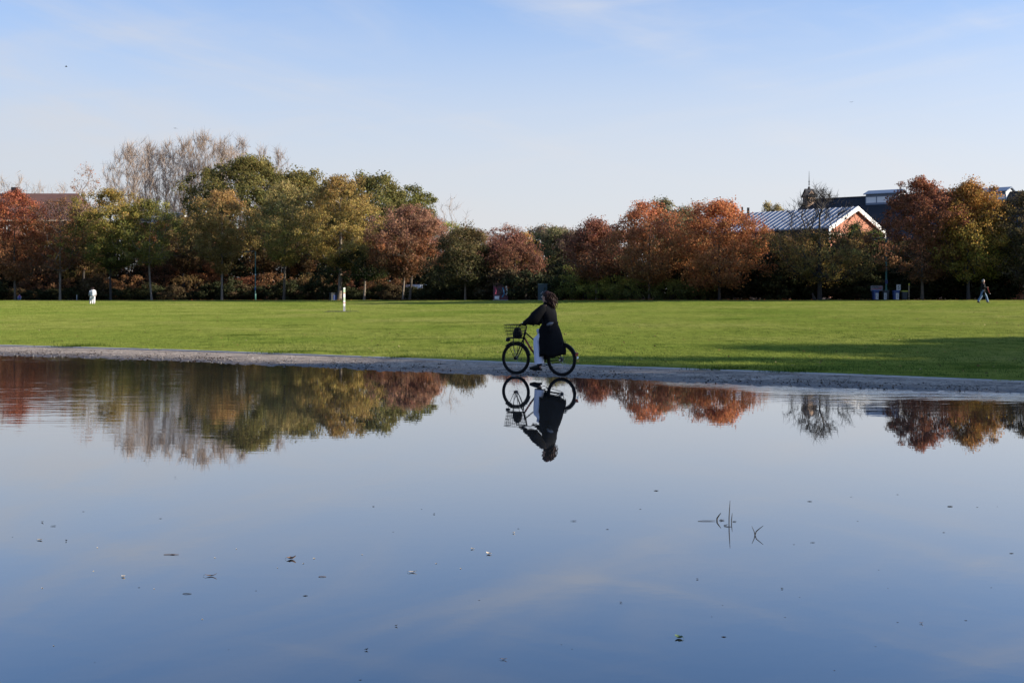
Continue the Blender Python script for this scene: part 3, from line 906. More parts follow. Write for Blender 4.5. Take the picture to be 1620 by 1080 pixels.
for i, (px, top, sd_) in enumerate(((1213, 322, 63), (1229, 324, 64))):
    tree('distant_poplar', ('small yellowish treetop nearest the chimneys on the zinc roof', 'small yellowish treetop left of the other one beyond the zinc roof')[1 - i], px, 260, top, 9, 380, ((.27, .22, .10), (.2, .17, .08), OLIVE), seed=sd_, n=70, per=30, leaf=.3, peak=.5, trunk=.15, bark='twig', bare=3)
tree('bare_apple', 'small leafless tree standing over the left roof end', 135, 196, 264, 27, 400, (RUST, RUST, RUST), seed=65, n=130, per=5, leaf=.2, clump=.7, peak=.55, trunk=.2, bark='twig', bare=7, twig_l=1.4)

# bare poplars far behind on the left
for i, (px, top, hw, n_, lb) in enumerate((
        (206, 230, 40, 300, 'leftmost tall bare poplar with wide lower branches'),
        (236, 224, 34, 260, 'bare poplar second from the left of the tall bare ones'),
        (266, 225, 32, 240, 'bare poplar above the olive tree with the slim pale trunk'),
        (292, 219, 34, 260, 'bare poplar next to the tallest bare one'),
        (321, 212, 38, 300, 'tallest of the leafless poplars'),
        (352, 219, 34, 260, 'bare poplar just left of the tallest green oak'),
        (382, 222, 22, 160, 'slim bare poplar tip above the tallest green oak'),
        (412, 231, 22, 150, 'slender bare treetop right of the poplar above the oak'),
        (440, 237, 20, 140, 'rightmost slender bare poplar behind the oaks'))):
    tree('bare_poplar', lb, px, 285 + (i * 7) % 17, top, hw, 365, (BROWN, BROWN, BROWN), 'tall leafless poplars', seed=80 + i, n=n_, per=0, peak=.60, power=.6, up=1.25,
         trunk=.28, bark='twig', bare=15, twig_l=2.6, twig_r=.024, rtip=.009, twig_up=.8, inner=.8, lump_a=.3, stems=2 if i < 6 else 1)
for i, (px, top) in enumerate(((4, 283), (34, 279), (66, 288), (96, 292))):
    tree('bare_hedgerow_tree', ('leafless treetop behind the chimney of the brown roof', 'highest leafless treetop above the brown tiled roof', 'low leafless treetop over the middle of the brown roof', 'low leafless treetop over the right half of the brown roof')[i],
         px, 262, top, 20, 380, (BROWN, BROWN, BROWN), 'bare treetops behind the brown roof', seed=100 + i, n=110, per=0, peak=.6, up=1.2, trunk=.2, bark='twig', bare=7, twig_l=1.8, twig_r=.02)
# ------------------------------------------------------------------ undergrowth and shrubs along the lawn edge
def undergrowth(name, x0, x1, n, hmin, hmax, dlo, dhi, cols, size, seed, label, crown_mat='needle'):
    rng = np.random.default_rng(seed)
    X = rng.uniform(x0, x1, n)
    hh = hmin + (hmax - hmin) * (.5 + .5 * np.sin(X * .33 + seed) * np.sin(X * .13 + 2 * seed))
    Y = edge_y(X) + rng.uniform(dlo, dhi, n)
    Z = ground_z(X, Y) + rng.uniform(0, 1, n) ** .8 * hh * (1 + .25 * np.sin(X * 1.9 + seed))
    V, Fc, tint = leaves(rng, np.stack([X, Y, Z], 1), 14, .55, size, cols, 0, 3.5)
    o = link(name, fast_mesh(name, V, Fc, tint), M[crown_mat], kind='stuff')
    return tag(o, label, 'undergrowth', kind='stuff')


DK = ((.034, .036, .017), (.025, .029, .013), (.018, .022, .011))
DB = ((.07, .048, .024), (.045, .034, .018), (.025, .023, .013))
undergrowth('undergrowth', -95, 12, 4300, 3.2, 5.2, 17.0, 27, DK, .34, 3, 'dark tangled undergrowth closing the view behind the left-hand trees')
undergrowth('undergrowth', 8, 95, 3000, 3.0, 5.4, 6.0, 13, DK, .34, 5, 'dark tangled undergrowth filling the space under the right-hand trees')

VAR = []
for k in range(4):
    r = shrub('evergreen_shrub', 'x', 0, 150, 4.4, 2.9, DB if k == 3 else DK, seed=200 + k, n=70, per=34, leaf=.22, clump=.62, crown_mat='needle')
    VAR.append(r)
rngs = np.random.default_rng(77)
HL = 'dark evergreen shrub in the low hedge along the far lawn edge'
cnt = 0
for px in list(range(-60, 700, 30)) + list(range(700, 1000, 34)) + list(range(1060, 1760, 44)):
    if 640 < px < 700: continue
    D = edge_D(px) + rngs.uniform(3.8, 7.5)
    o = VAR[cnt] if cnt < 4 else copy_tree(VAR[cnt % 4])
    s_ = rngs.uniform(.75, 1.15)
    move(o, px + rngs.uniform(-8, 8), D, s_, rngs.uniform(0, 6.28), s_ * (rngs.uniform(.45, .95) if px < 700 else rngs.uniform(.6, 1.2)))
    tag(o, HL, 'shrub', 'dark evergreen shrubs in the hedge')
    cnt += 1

shrub('laurel_bush', 'round black-green bush left of the thick pale trunk', 518, edge_D(518) + 2.2, 5.6, 3.4, DK, seed=231, n=90, per=40, leaf=.2, crown_mat='needle')
shrub('yellow_green_shrub', 'yellow-green shrub right of the pale trunk of the dark red tree', 962, edge_D(962) + 2.2, 4.6, 2.4, ((.22, .22, .04), (.14, .15, .03), (.07, .08, .022)), seed=232, n=80, per=34, leaf=.17)
shrub('yellow_green_shrub', 'taller yellow-green shrub beside the cyclist\'s hair', 905, edge_D(905) + 2.2, 2.6, 3.3, ((.20, .20, .045), (.12, .13, .03), (.06, .07, .02)), seed=233, n=60, per=32, leaf=.17)
shrub('yellow_green_shrub', 'yellow-green shrub left of the pale trunk of the dark red tree', 925, edge_D(925) + 2.2, 3.2, 2.4, ((.20, .20, .045), (.13, .14, .03), (.06, .07, .02)), seed=234, n=60, per=32, leaf=.17)
shrub('yellow_green_shrub', 'broad yellow-green shrub in front of the tall orange maple', 1008, edge_D(1008) + 2.2, 4.4, 1.9, ((.19, .19, .04), (.12, .13, .03), (.05, .06, .02)), seed=235, n=80, per=32, leaf=.15)
shrub('yellow_green_shrub', 'low yellow-green shrub between the two orange maples', 1060, edge_D(1060) + 2.2, 3.8, 1.8, ((.17, .17, .04), (.11, .12, .03), (.05, .06, .02)), seed=236, n=70, per=32, leaf=.15)
shrub('olive_shrub', 'olive shrub under the widest orange maple', 1100, edge_D(1100) + 2.2, 3.6, 1.7, ((.12, .13, .035), (.08, .09, .025), (.04, .05, .018)), seed=237, n=70, per=32, leaf=.15)
shrub('rusty_shrub', 'rust-red shrub low behind the green lamp post', 330, 176, 6.0, 5.0, (RUST, (.22, .09, .03), DBROWN), seed=238, n=110, per=30, leaf=.2, bare=2)
shrub('rusty_shrub', 'rust-coloured shrub behind the olive tree trunk', 262, 178, 6.0, 5.2, ((.2, .10, .05), (.16, .08, .04), DBROWN), seed=239, n=110, per=30, leaf=.2, bare=2)
shrub('rusty_shrub', 'orange-brown shrub glowing between the trunks left of the graffiti van', 600, 182, 6.5, 5.8, ((.36, .15, .04), (.30, .12, .035), RUST), seed=240, n=120, per=32, leaf=.2, bare=2)
shrub('rusty_shrub', 'orange shrub arching over the graffiti van', 694, 188, 8.5, 6.6, ((.40, .14, .05), (.36, .12, .035), (.28, .09, .03)), seed=241, n=150, per=34, leaf=.2, bare=2)
shrub('rusty_shrub', 'copper shrub behind the dark thorn tree', 480, 180, 6.5, 5.6, ((.30, .15, .05), (.22, .10, .035), DBROWN), seed=242, n=120, per=30, leaf=.2, bare=2)
shrub('rusty_shrub', 'brown shrub under the red-topped maple', 62, 176, 6.5, 5.0, (BROWN, (.15, .08, .04), DBROWN), seed=243, n=110, per=30, leaf=.2, bare=2)
shrub('rusty_shrub', 'ochre shrub left of the golden-topped maple trunk', 138, 177, 6.0, 5.2, ((.22, .15, .04), BROWN, DBROWN), seed=244, n=110, per=30, leaf=.2, bare=2)
shrub('rusty_shrub', 'russet bush behind the spreading hawthorn', 765, 152, 6.5, 4.6, ((.24, .11, .05), (.18, .08, .04), DBROWN), seed=245, n=120, per=30, leaf=.2, bare=2)

# slim dark trunks of the second row, crowns lost among the others
for i, (px, D, top, lb) in enumerate(((132, 172, 330, 'dark-trunked tree between the brown tree and the golden-topped maple'), (292, 174, 345, 'dark-trunked tree behind the olive tree with the slim pale trunk'),
                                      (478, 176, 330, 'dark-trunked tree right of the straw-coloured tree'), (620, 170, 350, 'thick dark trunk left of the pale cherry trunk'),
                                      (418, 172, 335, 'dark-trunked tree right of the green lamp post'))):
    tree('shaded_maple', lb, px, D, top, 38, 425, ((.16, .11, .04), (.11, .085, .032), (.10, .06, .03)), seed=150 + i, n=170, per=34, leaf=.22, peak=.5, trunk=.28, bark='bark_dark', bare=1)
# woodland further back, closing the view between the rows
for i, (px, D, top, hw, cols) in enumerate((
        (-20, 184, 362, 60, (RUST, BROWN, DBROWN)), (70, 186, 356, 56, (BROWN, RUST, DBROWN)), (135, 184, 352, 50, (BROWN, OLIVE, DBROWN)), (195, 186, 350, 50, (BROWN, DBROWN, DBROWN)), (258, 184, 352, 50, (RUST, BROWN, DBROWN)), (318, 186, 350, 50, (BROWN, RUST, DBROWN)), (430, 184, 345, 50, (OLIVE, BROWN, DBROWN)), (500, 186, 350, 50, (BROWN, DBROWN, DBROWN)), (585, 184, 360, 50, (RUST, BROWN, DBROWN)),
        (40, 205, 372, 60, (RUST, BROWN, DBROWN)), (215, 208, 362, 60, (BROWN, DBROWN, DBROWN)), (300, 204, 368, 55, (OLIVE, DBROWN, DBROWN)),
        (525, 206, 345, 60, (OLIVE, (.07, .075, .025), DGREEN)), (735, 212, 392, 46, (RUST, BROWN, DBROWN)), (800, 236, 385, 50, (BROWN, DBROWN, DBROWN)),
        (950, 190, 380, 50, (BROWN, DBROWN, DGREEN)), (1000, 176, 366, 50, (RUST, BROWN, DBROWN)), (1180, 138, 372, 50, ((.24, .11, .06), BROWN, DBROWN)),
        (1270, 130, 392, 48, (DBROWN, DBROWN, DGREEN)), (1420, 112, 388, 40, ((.09, .08, .03), DGREEN, DGREEN)), (1500, 110, 372, 44, (BROWN, DBROWN, DGREEN)),
        (1585, 108, 360, 44, ((.10, .085, .035), DGREEN, DGREEN)), (1650, 104, 352, 46, ((.09, .085, .03), DGREEN, DGREEN)))):
    LBL = ['rusty woodland tree at the far left behind the red-topped maple', 'brown woodland tree between the red-topped and the brown tree', 'olive-brown woodland tree left of the golden-topped maple', 'dark brown woodland tree between the golden-topped and the olive tree', 'rusty woodland tree right behind the olive tree with the slim pale trunk', 'brown woodland tree left behind the bronze-topped tree', 'olive-brown woodland tree behind the green lamp post', 'brown woodland tree behind the straw-coloured tree', 'rusty woodland tree behind the low dark-crowned tree',
           'rust-coloured woodland tree deep behind the red-topped maple', 'brown woodland tree deep behind the golden-topped maple', 'olive-brown woodland tree deep behind the bronze-topped tree',
           'olive woodland tree behind the big golden crown', 'rusty woodland tree behind the hawthorn', 'distant brown woodland tree at the back of the gap',
           'brown woodland tree behind the dark red tree', 'rusty woodland tree left of the tall orange maple', 'pinkish brown woodland tree right of the widest orange maple',
           'dark brown woodland tree below the zinc roof', 'dark green woodland tree left of the copper crown', 'brown woodland tree between the copper and amber crowns',
           'dark olive woodland tree right of the amber crowns', 'dark green woodland tree behind the bare grey tree at the right end'][i]
    tree('woodland_tree', LBL, px, D, top, hw, 462, cols, seed=170 + i, n=230, per=36, leaf=.26 if D > 150 else .19, clump=1.05 if D > 150 else .8, peak=.5, power=.5, trunk=.25, bark='bark_dark', bare=1)

# the row goes on to the right of the view, and a few park trees on the near lawn there shade the path
for i, (px, D, top, hw) in enumerate(((1720, 97, 290, 60), (1830, 97, 283, 66), (1950, 96, 290, 64), (2080, 96, 285, 68), (2230, 96, 280, 70))):
    tree('park_maple', 'autumn tree continuing the row beyond the bare grey one', px, D, top, hw, 440, (RUST, BROWN, OLIVE), 'trees continuing the row', seed=190 + i, n=200, per=34, leaf=.22, trunk=.22)


def shade_tree(X, Y, H, rx, zb, seed, label):
    px = CX + X / Y * F
    top = HOR - (H + float(ground_z(X, Y)) - EYE) / Y * F
    bot = HOR - (zb + float(ground_z(X, Y)) - EYE) / Y * F
    return tree('park_plane', label, px, Y, top, rx / Y * F, bot, (GOLD, OLIVE, OLIVE), 'trees on the near lawn', seed=seed, n=260, per=34, leaf=.22, clump=.85, trunk=.25, peak=.5)


SHADE = [(34, 28.5, 8.5, 3.8, 1.5), (31, 21.8, 11.5, 4.6, 2.0), (40, 15.0, 14.0, 5.0, 2.0), (45, 23.5, 11.5, 4.2, 2.0), (54, 18.5, 15.0, 5.5, 2.0), (33, 17.0, 9.5, 4.0, 1.5), (30, 33.5, 5.2, 2.8, 1.0)]
for i, s_ in enumerate(SHADE):
    shade_tree(*s_, seed=300 + i, label='park tree standing off to the right on the near lawn')

# fallen leaves under the trees and along the path
def litter(name, X, Y, size, cols, seed, label, lift=.01, zf=None):
    rng = np.random.default_rng(seed)
    n = len(X)
    Z = (ground_z(X, Y) if zf is None else zf) + lift
    d = rng.normal(0, 1, (n, 3)); d[:, 2] *= .35; d /= np.linalg.norm(d, axis=1, keepdims=True)
    up = rng.normal(0, .4, (n, 3)); up[:, 2] = 1
    uu = np.cross(d, up); uu /= np.linalg.norm(uu, axis=1, keepdims=True)
    s = size * rng.uniform(.5, 1.3, (n, 1))
    C = np.stack([X, Y, Z + s[:, 0] * .2], 1)
    V = np.stack([C - d * s, C + uu * s * .55, C + d * s, C - uu * s * .55], 1).reshape(-1, 3)
    c = np.array(cols)[rng.integers(0, len(cols), n)] * np.exp(rng.normal(0, .25, (n, 1)))
    o = link(name, fast_mesh(name, V, np.arange(n * 4).reshape(n, 4), np.repeat(c, 4, 0)), M['leaf'], kind='stuff')
    return tag(o, label, 'leaf litter', kind='stuff')


rl = np.random.default_rng(9)
lx, ly = [], []
for a_, b_, n_ in ((890, 1030, 2600), (615, 720, 1500), (0, 600, 900), (1030, 1620, 900)):
    for _ in range(n_):
        q = rl.uniform(a_, b_); D = edge_D(q) + rl.uniform(-1.2, 3.0); lx.append((q - CX) / F * D); ly.append(D)
litter('fallen_leaves', np.array(lx), np.array(ly), .13, (RUST, BROWN, (.30, .10, .04), (.2, .13, .05)), 10, 'russet fallen leaves strewn under the trees at the lawn edge', .02)
n_ = 5200
lx = rl.uniform(-22, 14, n_); tk = rl.beta(4.5, 2.0, n_)
sel = (np.sin(lx * 1.3) + np.sin(lx * 3.1 + 1) + rl.normal(0, .8, n_)) > -.3
lx, tk = lx[sel], tk[sel]
ly = kerb_y(lx) - .15 + (shore_y(lx) + .05 - kerb_y(lx)) * np.clip(tk, 0, .97)
litter('path_litter', lx, ly, .026, ((.045, .03, .02), (.03, .02, .015), (.08, .05, .03)), 12, 'dark dead leaves and bits scattered along the wet edge of the path', .0, zf=.046 * (1 - np.clip(tk, 0, .97) ** 1.3) + .002)

n_ = 1400
ly = 24 + 60 * rl.uniform(0, 1, n_) ** 1.4; lx = rl.uniform(-.47, .47, n_) * ly
ok_ = ly > kerb_y(lx) + .3
litter('scattered_leaves', lx[ok_], ly[ok_], .04, ((.30, .20, .07), (.20, .11, .05), (.36, .30, .14), (.12, .07, .04)), 14, 'single dry leaves lying scattered over the near lawn', .035)

for i, (px, h) in enumerate(((652, 1.5), (668, 1.35), (684, 1.7))):
    shrub('low_evergreen_shrub', ('low dark shrub hiding the left wheel of the graffiti van', 'low dark shrub under the middle of the graffiti van', 'low dark shrub at the right end of the graffiti van')[i], px, edge_D(px) + 4, 2.2, h, DK, seed=260 + i, n=40, per=30, leaf=.16, crown_mat='needle')

# small stones on the path, one mass
def pebbles(n, seed):
    rng = np.random.default_rng(seed)
    x = rng.uniform(-20, 14, n); t = rng.uniform(.03, .98, n)
    y = kerb_y(x) - .12 + (shore_y(x) + .02 - kerb_y(x)) * t
    z = .046 * (1 - t ** 1.3)
    oc = np.array([(1, 0, 0), (0, 1, 0), (-1, 0, 0), (0, -1, 0), (0, 0, .7), (0, 0, -.7)], float)
    f = np.array([(0, 1, 4), (1, 2, 4), (2, 3, 4), (3, 0, 4), (1, 0, 5), (2, 1, 5), (3, 2, 5), (0, 3, 5)])
    r = np.minimum(.010 * np.exp(rng.normal(0, .4, n)), .022)
    a = rng.uniform(0, 6.28, n)
    V = oc[None] * r[:, None, None] * rng.uniform(.7, 1.3, (n, 6, 1))
    c, s_ = np.cos(a)[:, None], np.sin(a)[:, None]
    V = np.stack([V[..., 0] * c - V[..., 1] * s_ + x[:, None], V[..., 0] * s_ + V[..., 1] * c + y[:, None], V[..., 2] + z[:, None] + r[:, None] * .35], -1).reshape(-1, 3)
    col = np.array([(.34, .30, .25), (.20, .18, .16), (.10, .09, .08), (.45, .42, .38)])[rng.integers(0, 4, n)]
    o = link('pebbles', fast_mesh('pebbles', V, (f[None] + (np.arange(n) * 6)[:, None, None]).reshape(-1, 3), np.repeat(col, 6, 0)), M['stone_tint'], kind='stuff')
    tag(o, 'small loose stones strewn over the gravel path', 'gravel', kind='stuff')


M['stone_tint'] = leaf_mat('loose_stone', 0.0)
pebbles(2600, 61)

for i, (px, off, w, h, lb) in enumerate(((206, 9, 5.5, 3.6, 'brown leafy shrub between the golden-topped maple and the olive tree'), (300, 10, 5.0, 3.4, 'ochre shrub left of the bronze-topped tree trunk'), (388, 9, 4.6, 3.2, 'rusty shrub left of the foot of the green lamp post'),
                                         (430, 10, 5.0, 3.8, 'reddish shrub between the lamp post and the straw-coloured tree'), (492, 9, 5.0, 3.6, 'brown shrub between the straw-coloured tree and the round black-green bush'), (556, 10, 4.6, 4.0, 'orange-brown shrub right of the thick pale trunk'), (612, 9, 4.6, 3.6, 'copper shrub left of the pale cherry trunk'))):
    shrub('rusty_shrub', lb, px, edge_D(px) + off + 1.5, w * 1.35, h * .95, (((.17, .085, .036), (.13, .065, .028), DBROWN), ((.15, .10, .036), (.10, .06, .028), DBROWN), ((.18, .07, .036), (.12, .05, .026), DBROWN))[i % 3], seed=270 + i, n=110, per=17, leaf=.18, bare=3)
# ------------------------------------------------------------------ buildings
def wall_window(parent, o, ux, z, w, h, proud, nrm, name='window'):
    """window part (frame) with a pane sub-part on a wall; o: wall start, ux: unit vector along it"""
    pass


def hall():
    # long hall with a standing-seam zinc roof and a brick gable
    L0 = P(1310, 361, 152); ez = 10.0
    g = Vector((.72, .69, 0)).normalized(); r = Vector((-g.y, g.x, 0))
    w, ln, rz = 13.0, 26.0, 12.75
    z0 = float(ground_z(L0.x, L0.y)) - .3
    root = thing('hall', 'long hall with seamed zinc roof and brick gable with white bargeboards', 'building', (L0.x, L0.y, 0))
    def pt(a, b, z): v = g * a + r * b; return Vector((v.x, v.y, z))
    MB().prism([pt(0, 0, z0), pt(w, 0, z0), pt(w, 0, ez), pt(w / 2, 0, rz - .1), pt(0, 0, ez)], r * .3).build('gable_wall', M['brick'], root)
    MB().prism([pt(-.05, -.06, ez - .9), pt(w + .05, -.06, ez - .9), pt(w + .05, -.06, ez - .65), pt(-.05, -.06, ez - .65)], r * .055).build('stone_band', M['stone'], root)
    MB().prism([pt(.05, .3, z0), pt(.05, ln, z0), pt(.05, ln, ez), pt(.05, .3, ez)], g * .3).build('side_wall', M['dark_wall'], root)
    MB().prism([pt(w - .3, .3, z0), pt(w - .3, ln, z0), pt(w - .3, ln, ez), pt(w - .3, .3, ez)], g * .3).build('side_wall', M['dark_wall'], root)
    MB().prism([pt(0, ln, z0), pt(w, ln, z0), pt(w, ln, ez), pt(w / 2, ln, rz - .1), pt(0, ln, ez)], -r * .3).build('gable_wall', M['brick'], root)
    oh = .5
    for s in (0, 1):
        a0 = -oh if s == 0 else w + oh
        lo = ez - oh * (rz - ez) / (w / 2)
        rf = MB().prism([pt(a0, -.35, lo + .02), pt(w / 2, -.35, rz + .02), pt(w / 2, ln, rz + .02), pt(a0, ln, lo + .02)], (0, 0, .16)).build('roof', M['zinc'], root)
        if s == 0:
            nse = 30
            for k in range(nse):
                b_ = .2 + k * (ln - .6) / nse
                MB().prism([pt(a0, b_, lo + .17), pt(w / 2, b_, rz + .17), pt(w / 2, b_ + .13, rz + .17), pt(a0, b_ + .13, lo + .17)], (0, 0, .08)).build('roof_seam', M['zinc'], rf)
        MB().prism([pt(a0, -.5, lo - .35), pt(w / 2, -.5, rz - .35), pt(w / 2, -.5, rz + .24), pt(a0, -.5, lo + .24)], r * .16).build('bargeboard', M['white_paint'], root)
    # curved white return at the lower left end of the bargeboard
    MB().prism([pt(-oh - .05, -.52, ez - 1.6), pt(-oh + .3, -.52, ez - 1.6), pt(-oh + .35, -.52, ez - .2), pt(-oh - .02, -.52, ez)], r * .14).build('bargeboard', M['white_paint'], root)
    MB().prism([pt(w + oh - .3, -.52, ez - 1.0), pt(w + oh + .05, -.52, ez - 1.0), pt(w + oh + .02, -.52, ez), pt(w + oh - .35, -.52, ez - .2)], r * .14).build('bargeboard', M['white_paint'], root)
    for k, (b_, h_, rr) in enumerate(((17.8, 1.25, .2), (16.4, 1.0, .12), (15.4, .85, .17))):
        c = pt(w * .36, b_, rz - 1.0)
        MB().tube([c, c + Vector((0, 0, h_ + .9))], rr, 10).build('flue', M['black_metal'], root, smooth=False)


hall()


def big_roof(name, label, px0, px1, D0, D1, ridge_y, eave_z, slope, lanterns, hipl=True, wallm='brick'):
    """long dark-roofed building: ridge between two photo columns; lanterns: (t0, t1, height)"""
    A, B = P(px0, ridge_y, D0), P(px1, ridge_y, D1)
    rz = A.z
    d = Vector((B.x - A.x, B.y - A.y, 0)); ln = d.length; d.normalize(); nrm = Vector((d.y, -d.x, 0))   # towards the viewer
    root = thing(name, label, 'building', (A.x, A.y, 0))
    def pt(a, b, z): v = d * a + nrm * b; return Vector((v.x, v.y, z))
    run = (rz - eave_z) / slope
    hp = run * .55 if hipl else 0
    for s in (1, -1):
        MB().prism([pt(-hp, s * run, eave_z), pt(ln, s * run, eave_z), pt(ln, 0, rz), pt(0, 0, rz)], (0, 0, .22)).build('roof', M['slate'], root)
        MB().prism([pt(-hp, s * (run - .4), -.5), pt(ln, s * (run - .4), -.5), pt(ln, s * (run - .4), eave_z), pt(-hp, s * (run - .4), eave_z)], nrm * (-s * .35)).build('wall', M[wallm], root)
    if hp:
        MB().prism([pt(-hp, run, eave_z), pt(0, 0, rz), pt(-hp, -run, eave_z)], (0, 0, .2)).build('roof', M['slate'], root)
        MB().prism([pt(-hp + .4, run - .4, -.5), pt(-hp + .4, -run + .4, -.5), pt(-hp + .4, -run + .4, eave_z), pt(-hp + .4, run - .4, eave_z)], d * .3).build('wall', M[wallm], root)
    MB().tube([pt(0, 0, rz + .22), pt(ln, 0, rz + .22)], .16, 6).build('ridge_cap', M['slate'], root)
    for t0, t1, h, wd in lanterns:
        a0, a1 = t0 * ln, t1 * ln
        base = rz - wd * slope + .25
        top = rz + h
        lt = MB()
        # glazed sides between posts, low roof on top
        lt.prism([pt(a0 - .3, wd + .35, top - .35), pt(a1 + .3, wd + .35, top - .35), pt(a1 + .3, 0, top + .35), pt(a0 - .3, 0, top + .35)], (0, 0, .14))
        lt.prism([pt(a0 - .3, -wd - .35, top - .35), pt(a1 + .3, -wd - .35, top - .35), pt(a1 + .3, 0, top + .35), pt(a0 - .3, 0, top + .35)], (0, 0, .14))
        l = lt.build('roof_lantern', M['lantern_frame'], root)
        n = max(3, int((a1 - a0) / 1.9))
        for s in (1, -1):
            MB().prism([pt(a0, s * wd, base - .2), pt(a1, s * wd, base - .2), pt(a1, s * wd, base + .3), pt(a0, s * wd, base + .3)], nrm * (-s * .12)).build('sill', M['lantern_frame'], l)
            MB().prism([pt(a0, s * wd, top - .75), pt(a1, s * wd, top - .75), pt(a1, s * wd, top - .36), pt(a0, s * wd, top - .36)], nrm * (-s * .12)).build('fascia', M['lantern_frame'], l)
            for k in range(n + 1):
                a_ = a0 + (a1 - a0) * k / n
                MB().prism([pt(a_ - .07, s * (wd + .02), base + .3), pt(a_ + .07, s * (wd + .02), base + .3), pt(a_ + .07, s * (wd + .02), top - .75), pt(a_ - .07, s * (wd + .02), top - .75)], nrm * (-s * .1)).build('mullion', M['lantern_frame'], l)
            for k in range(n):
                b0, b1 = a0 + (a1 - a0) * k / n + .07, a0 + (a1 - a0) * (k + 1) / n - .07
                MB().prism([pt(b0, s * (wd - .03), base + .3), pt(b1, s * (wd - .03), base + .3), pt(b1, s * (wd - .03), top - .75), pt(b0, s * (wd - .03), top - .75)], nrm * (-s * .03)).build('pane', M['sky_pane_and_lens'], l)
        for a_, sg in ((a0, 1), (a1, -1)):
            MB().prism([pt(a_, wd - .05, base), pt(a_, -wd + .05, base), pt(a_, -wd + .05, top - .36), pt(a_, 0, top + .3), pt(a_, wd - .05, top - .36)], d * (.1 * sg)).build('end_panel', M['grey_paint'], l)
    return root


M['sky_pane_and_lens'] = mat('sky_bright_pane_and_lens', (.72, .74, .74), .25)  # lantern panes: brightness of the sky behind put into colour; lamp lenses share it
big_roof('gasworks_building', 'big dark slate roof with a glazed lantern, above the zinc-roofed hall', 1281, 1590, 205, 186, 318, 9.5, .75, [(.33, .50, .75, 2.0)])
big_roof('gasworks_building', 'dark slate roof with glazed lantern at the right end of the skyline', 1560, 1760, 182, 170, 309, 9.5, .75, [(-.02, .20, .6, 1.8)], hipl=False)


def turret():
    D = 204
    c = P(1280, 326, D); zt = c.z + 1.55
    root = thing('brick_turret', 'small tan brick turret with gabled cap and spike', 'tower', (c.x, D, 0), .35)
    w = 1.5
    MB().box((0, 0, zt / 2 - .3), (w, w, zt + .6)).build('shaft', M['brick_tan'], root)
    MB().box((0, 0, zt - 1.3), (w + .25, w + .25, .22)).build('cornice', M['brick_tan'], root)
    MB().box((0, 0, zt + .06), (w + .5, w + .5, .2)).build('cornice', M['slate'], root)
    hw = w / 2
    for sx in (-1, 1):
        MB().prism([(sx * hw, -hw, zt + .16), (sx * hw, hw, zt + .16), (sx * hw, 0, zt + 1.05)], (-sx * .2, 0, 0)).build('gable', M['brick_tan'], root)
        MB().prism([(-hw, sx * hw, zt + .16), (hw, sx * hw, zt + .16), (0, sx * hw, zt + 1.05)], (0, -sx * .2, 0)).build('gable', M['brick_tan'], root)
    k = hw + .14
    for sy in (-1, 1):
        MB().prism([(-k, sy * k, zt + .12), (k, sy * k, zt + .12), (k, 0, zt + 1.25), (-k, 0, zt + 1.25)], (0, 0, .12)).build('roof', M['slate'], root)
        for ax in (-.45, 0, .45):
            MB().box((ax, sy * (hw + .012), zt - .62), (.18, .03, .6)).build('louvre_opening', M['ink'], root)
            MB().box((sy * (hw + .012), ax, zt - .62), (.03, .18, .6)).build('louvre_opening', M['ink'], root)
    MB().box((0, 0, zt + 1.5), (.36, .36, .5), taper=.7).build('cap', M['slate'], root)
    MB().tube([(0, 0, zt + 1.9), (0, 0, zt + 3.0), (0, 0, zt + 4.4)], [.09, .05, .02], 6).build('spike', M['black_metal'], root)
    MB().ball((0, 0, zt + 2.6), .12, 8, 6).build('finial', M['black_metal'], root)


turret()


def simple_house(name, label, px0, px1, D, ridge_y, eave_y, depth, wallm, roofm, hip=.0, nwin=4, rot=0.0, fascia=True, rows=2):
    A, B = P(px0, ridge_y, D), P(px1, ridge_y, D)
    rz, ez = A.z, P(px0, eave_y, D).z
    ln = B.x - A.x
    gz = -.3
    root = thing(name, label, 'building', (A.x, D, 0), rot)
    h = hip * ln
    MB().box((ln / 2, depth / 2, (ez + gz) / 2), (ln, depth, ez - gz)).build('wall', M[wallm], root)
    o = .45
    for y0_, s in ((-o, 1), (depth + o, -1)):
        MB().prism([(-o, y0_, ez - .02), (ln + o, y0_, ez - .02), (ln - h, depth / 2, rz), (h, depth / 2, rz)], (0, 0, .2)).build('roof', M[roofm], root)
    for x0_, s in ((-o, 1), (ln + o, -1)):
        if hip: MB().prism([(x0_, -o, ez - .03), (x0_, depth + o, ez - .03), (h if s == 1 else ln - h, depth / 2, rz - .01)], (0, 0, .2)).build('roof', M[roofm], root)
        else: MB().prism([(0 if s == 1 else ln - .2, 0, ez), (0 if s == 1 else ln - .2, depth, ez), (0 if s == 1 else ln - .2, depth / 2, rz)], (.2, 0, 0)).build('gable_wall', M[wallm], root)
    if fascia: MB().box((ln / 2, -o - .04, ez + .02), (ln + 2 * o, .07, .26)).build('fascia', M['stone'], root)
    for r_ in range(rows):
        for k in range(nwin):
            x = ln * (k + .5) / nwin; z = ez - 1.6 - r_ * 3.0
            if z < 1: continue
            fr = MB()
            for dx in (-.6, 0, .6): fr.box((x + dx, -.03, z), (.09, .09, 1.5))
            for dz in (-.75, .75): fr.box((x, -.03, z + dz), (1.29, .092, .1))
            f_ = fr.build('window', M['white_paint'], root)
            for dx in (-.3, .3): MB().box((x + dx, -.012, z), (.5, .03, 1.4)).build('pane', M['glass'], f_)
    return root


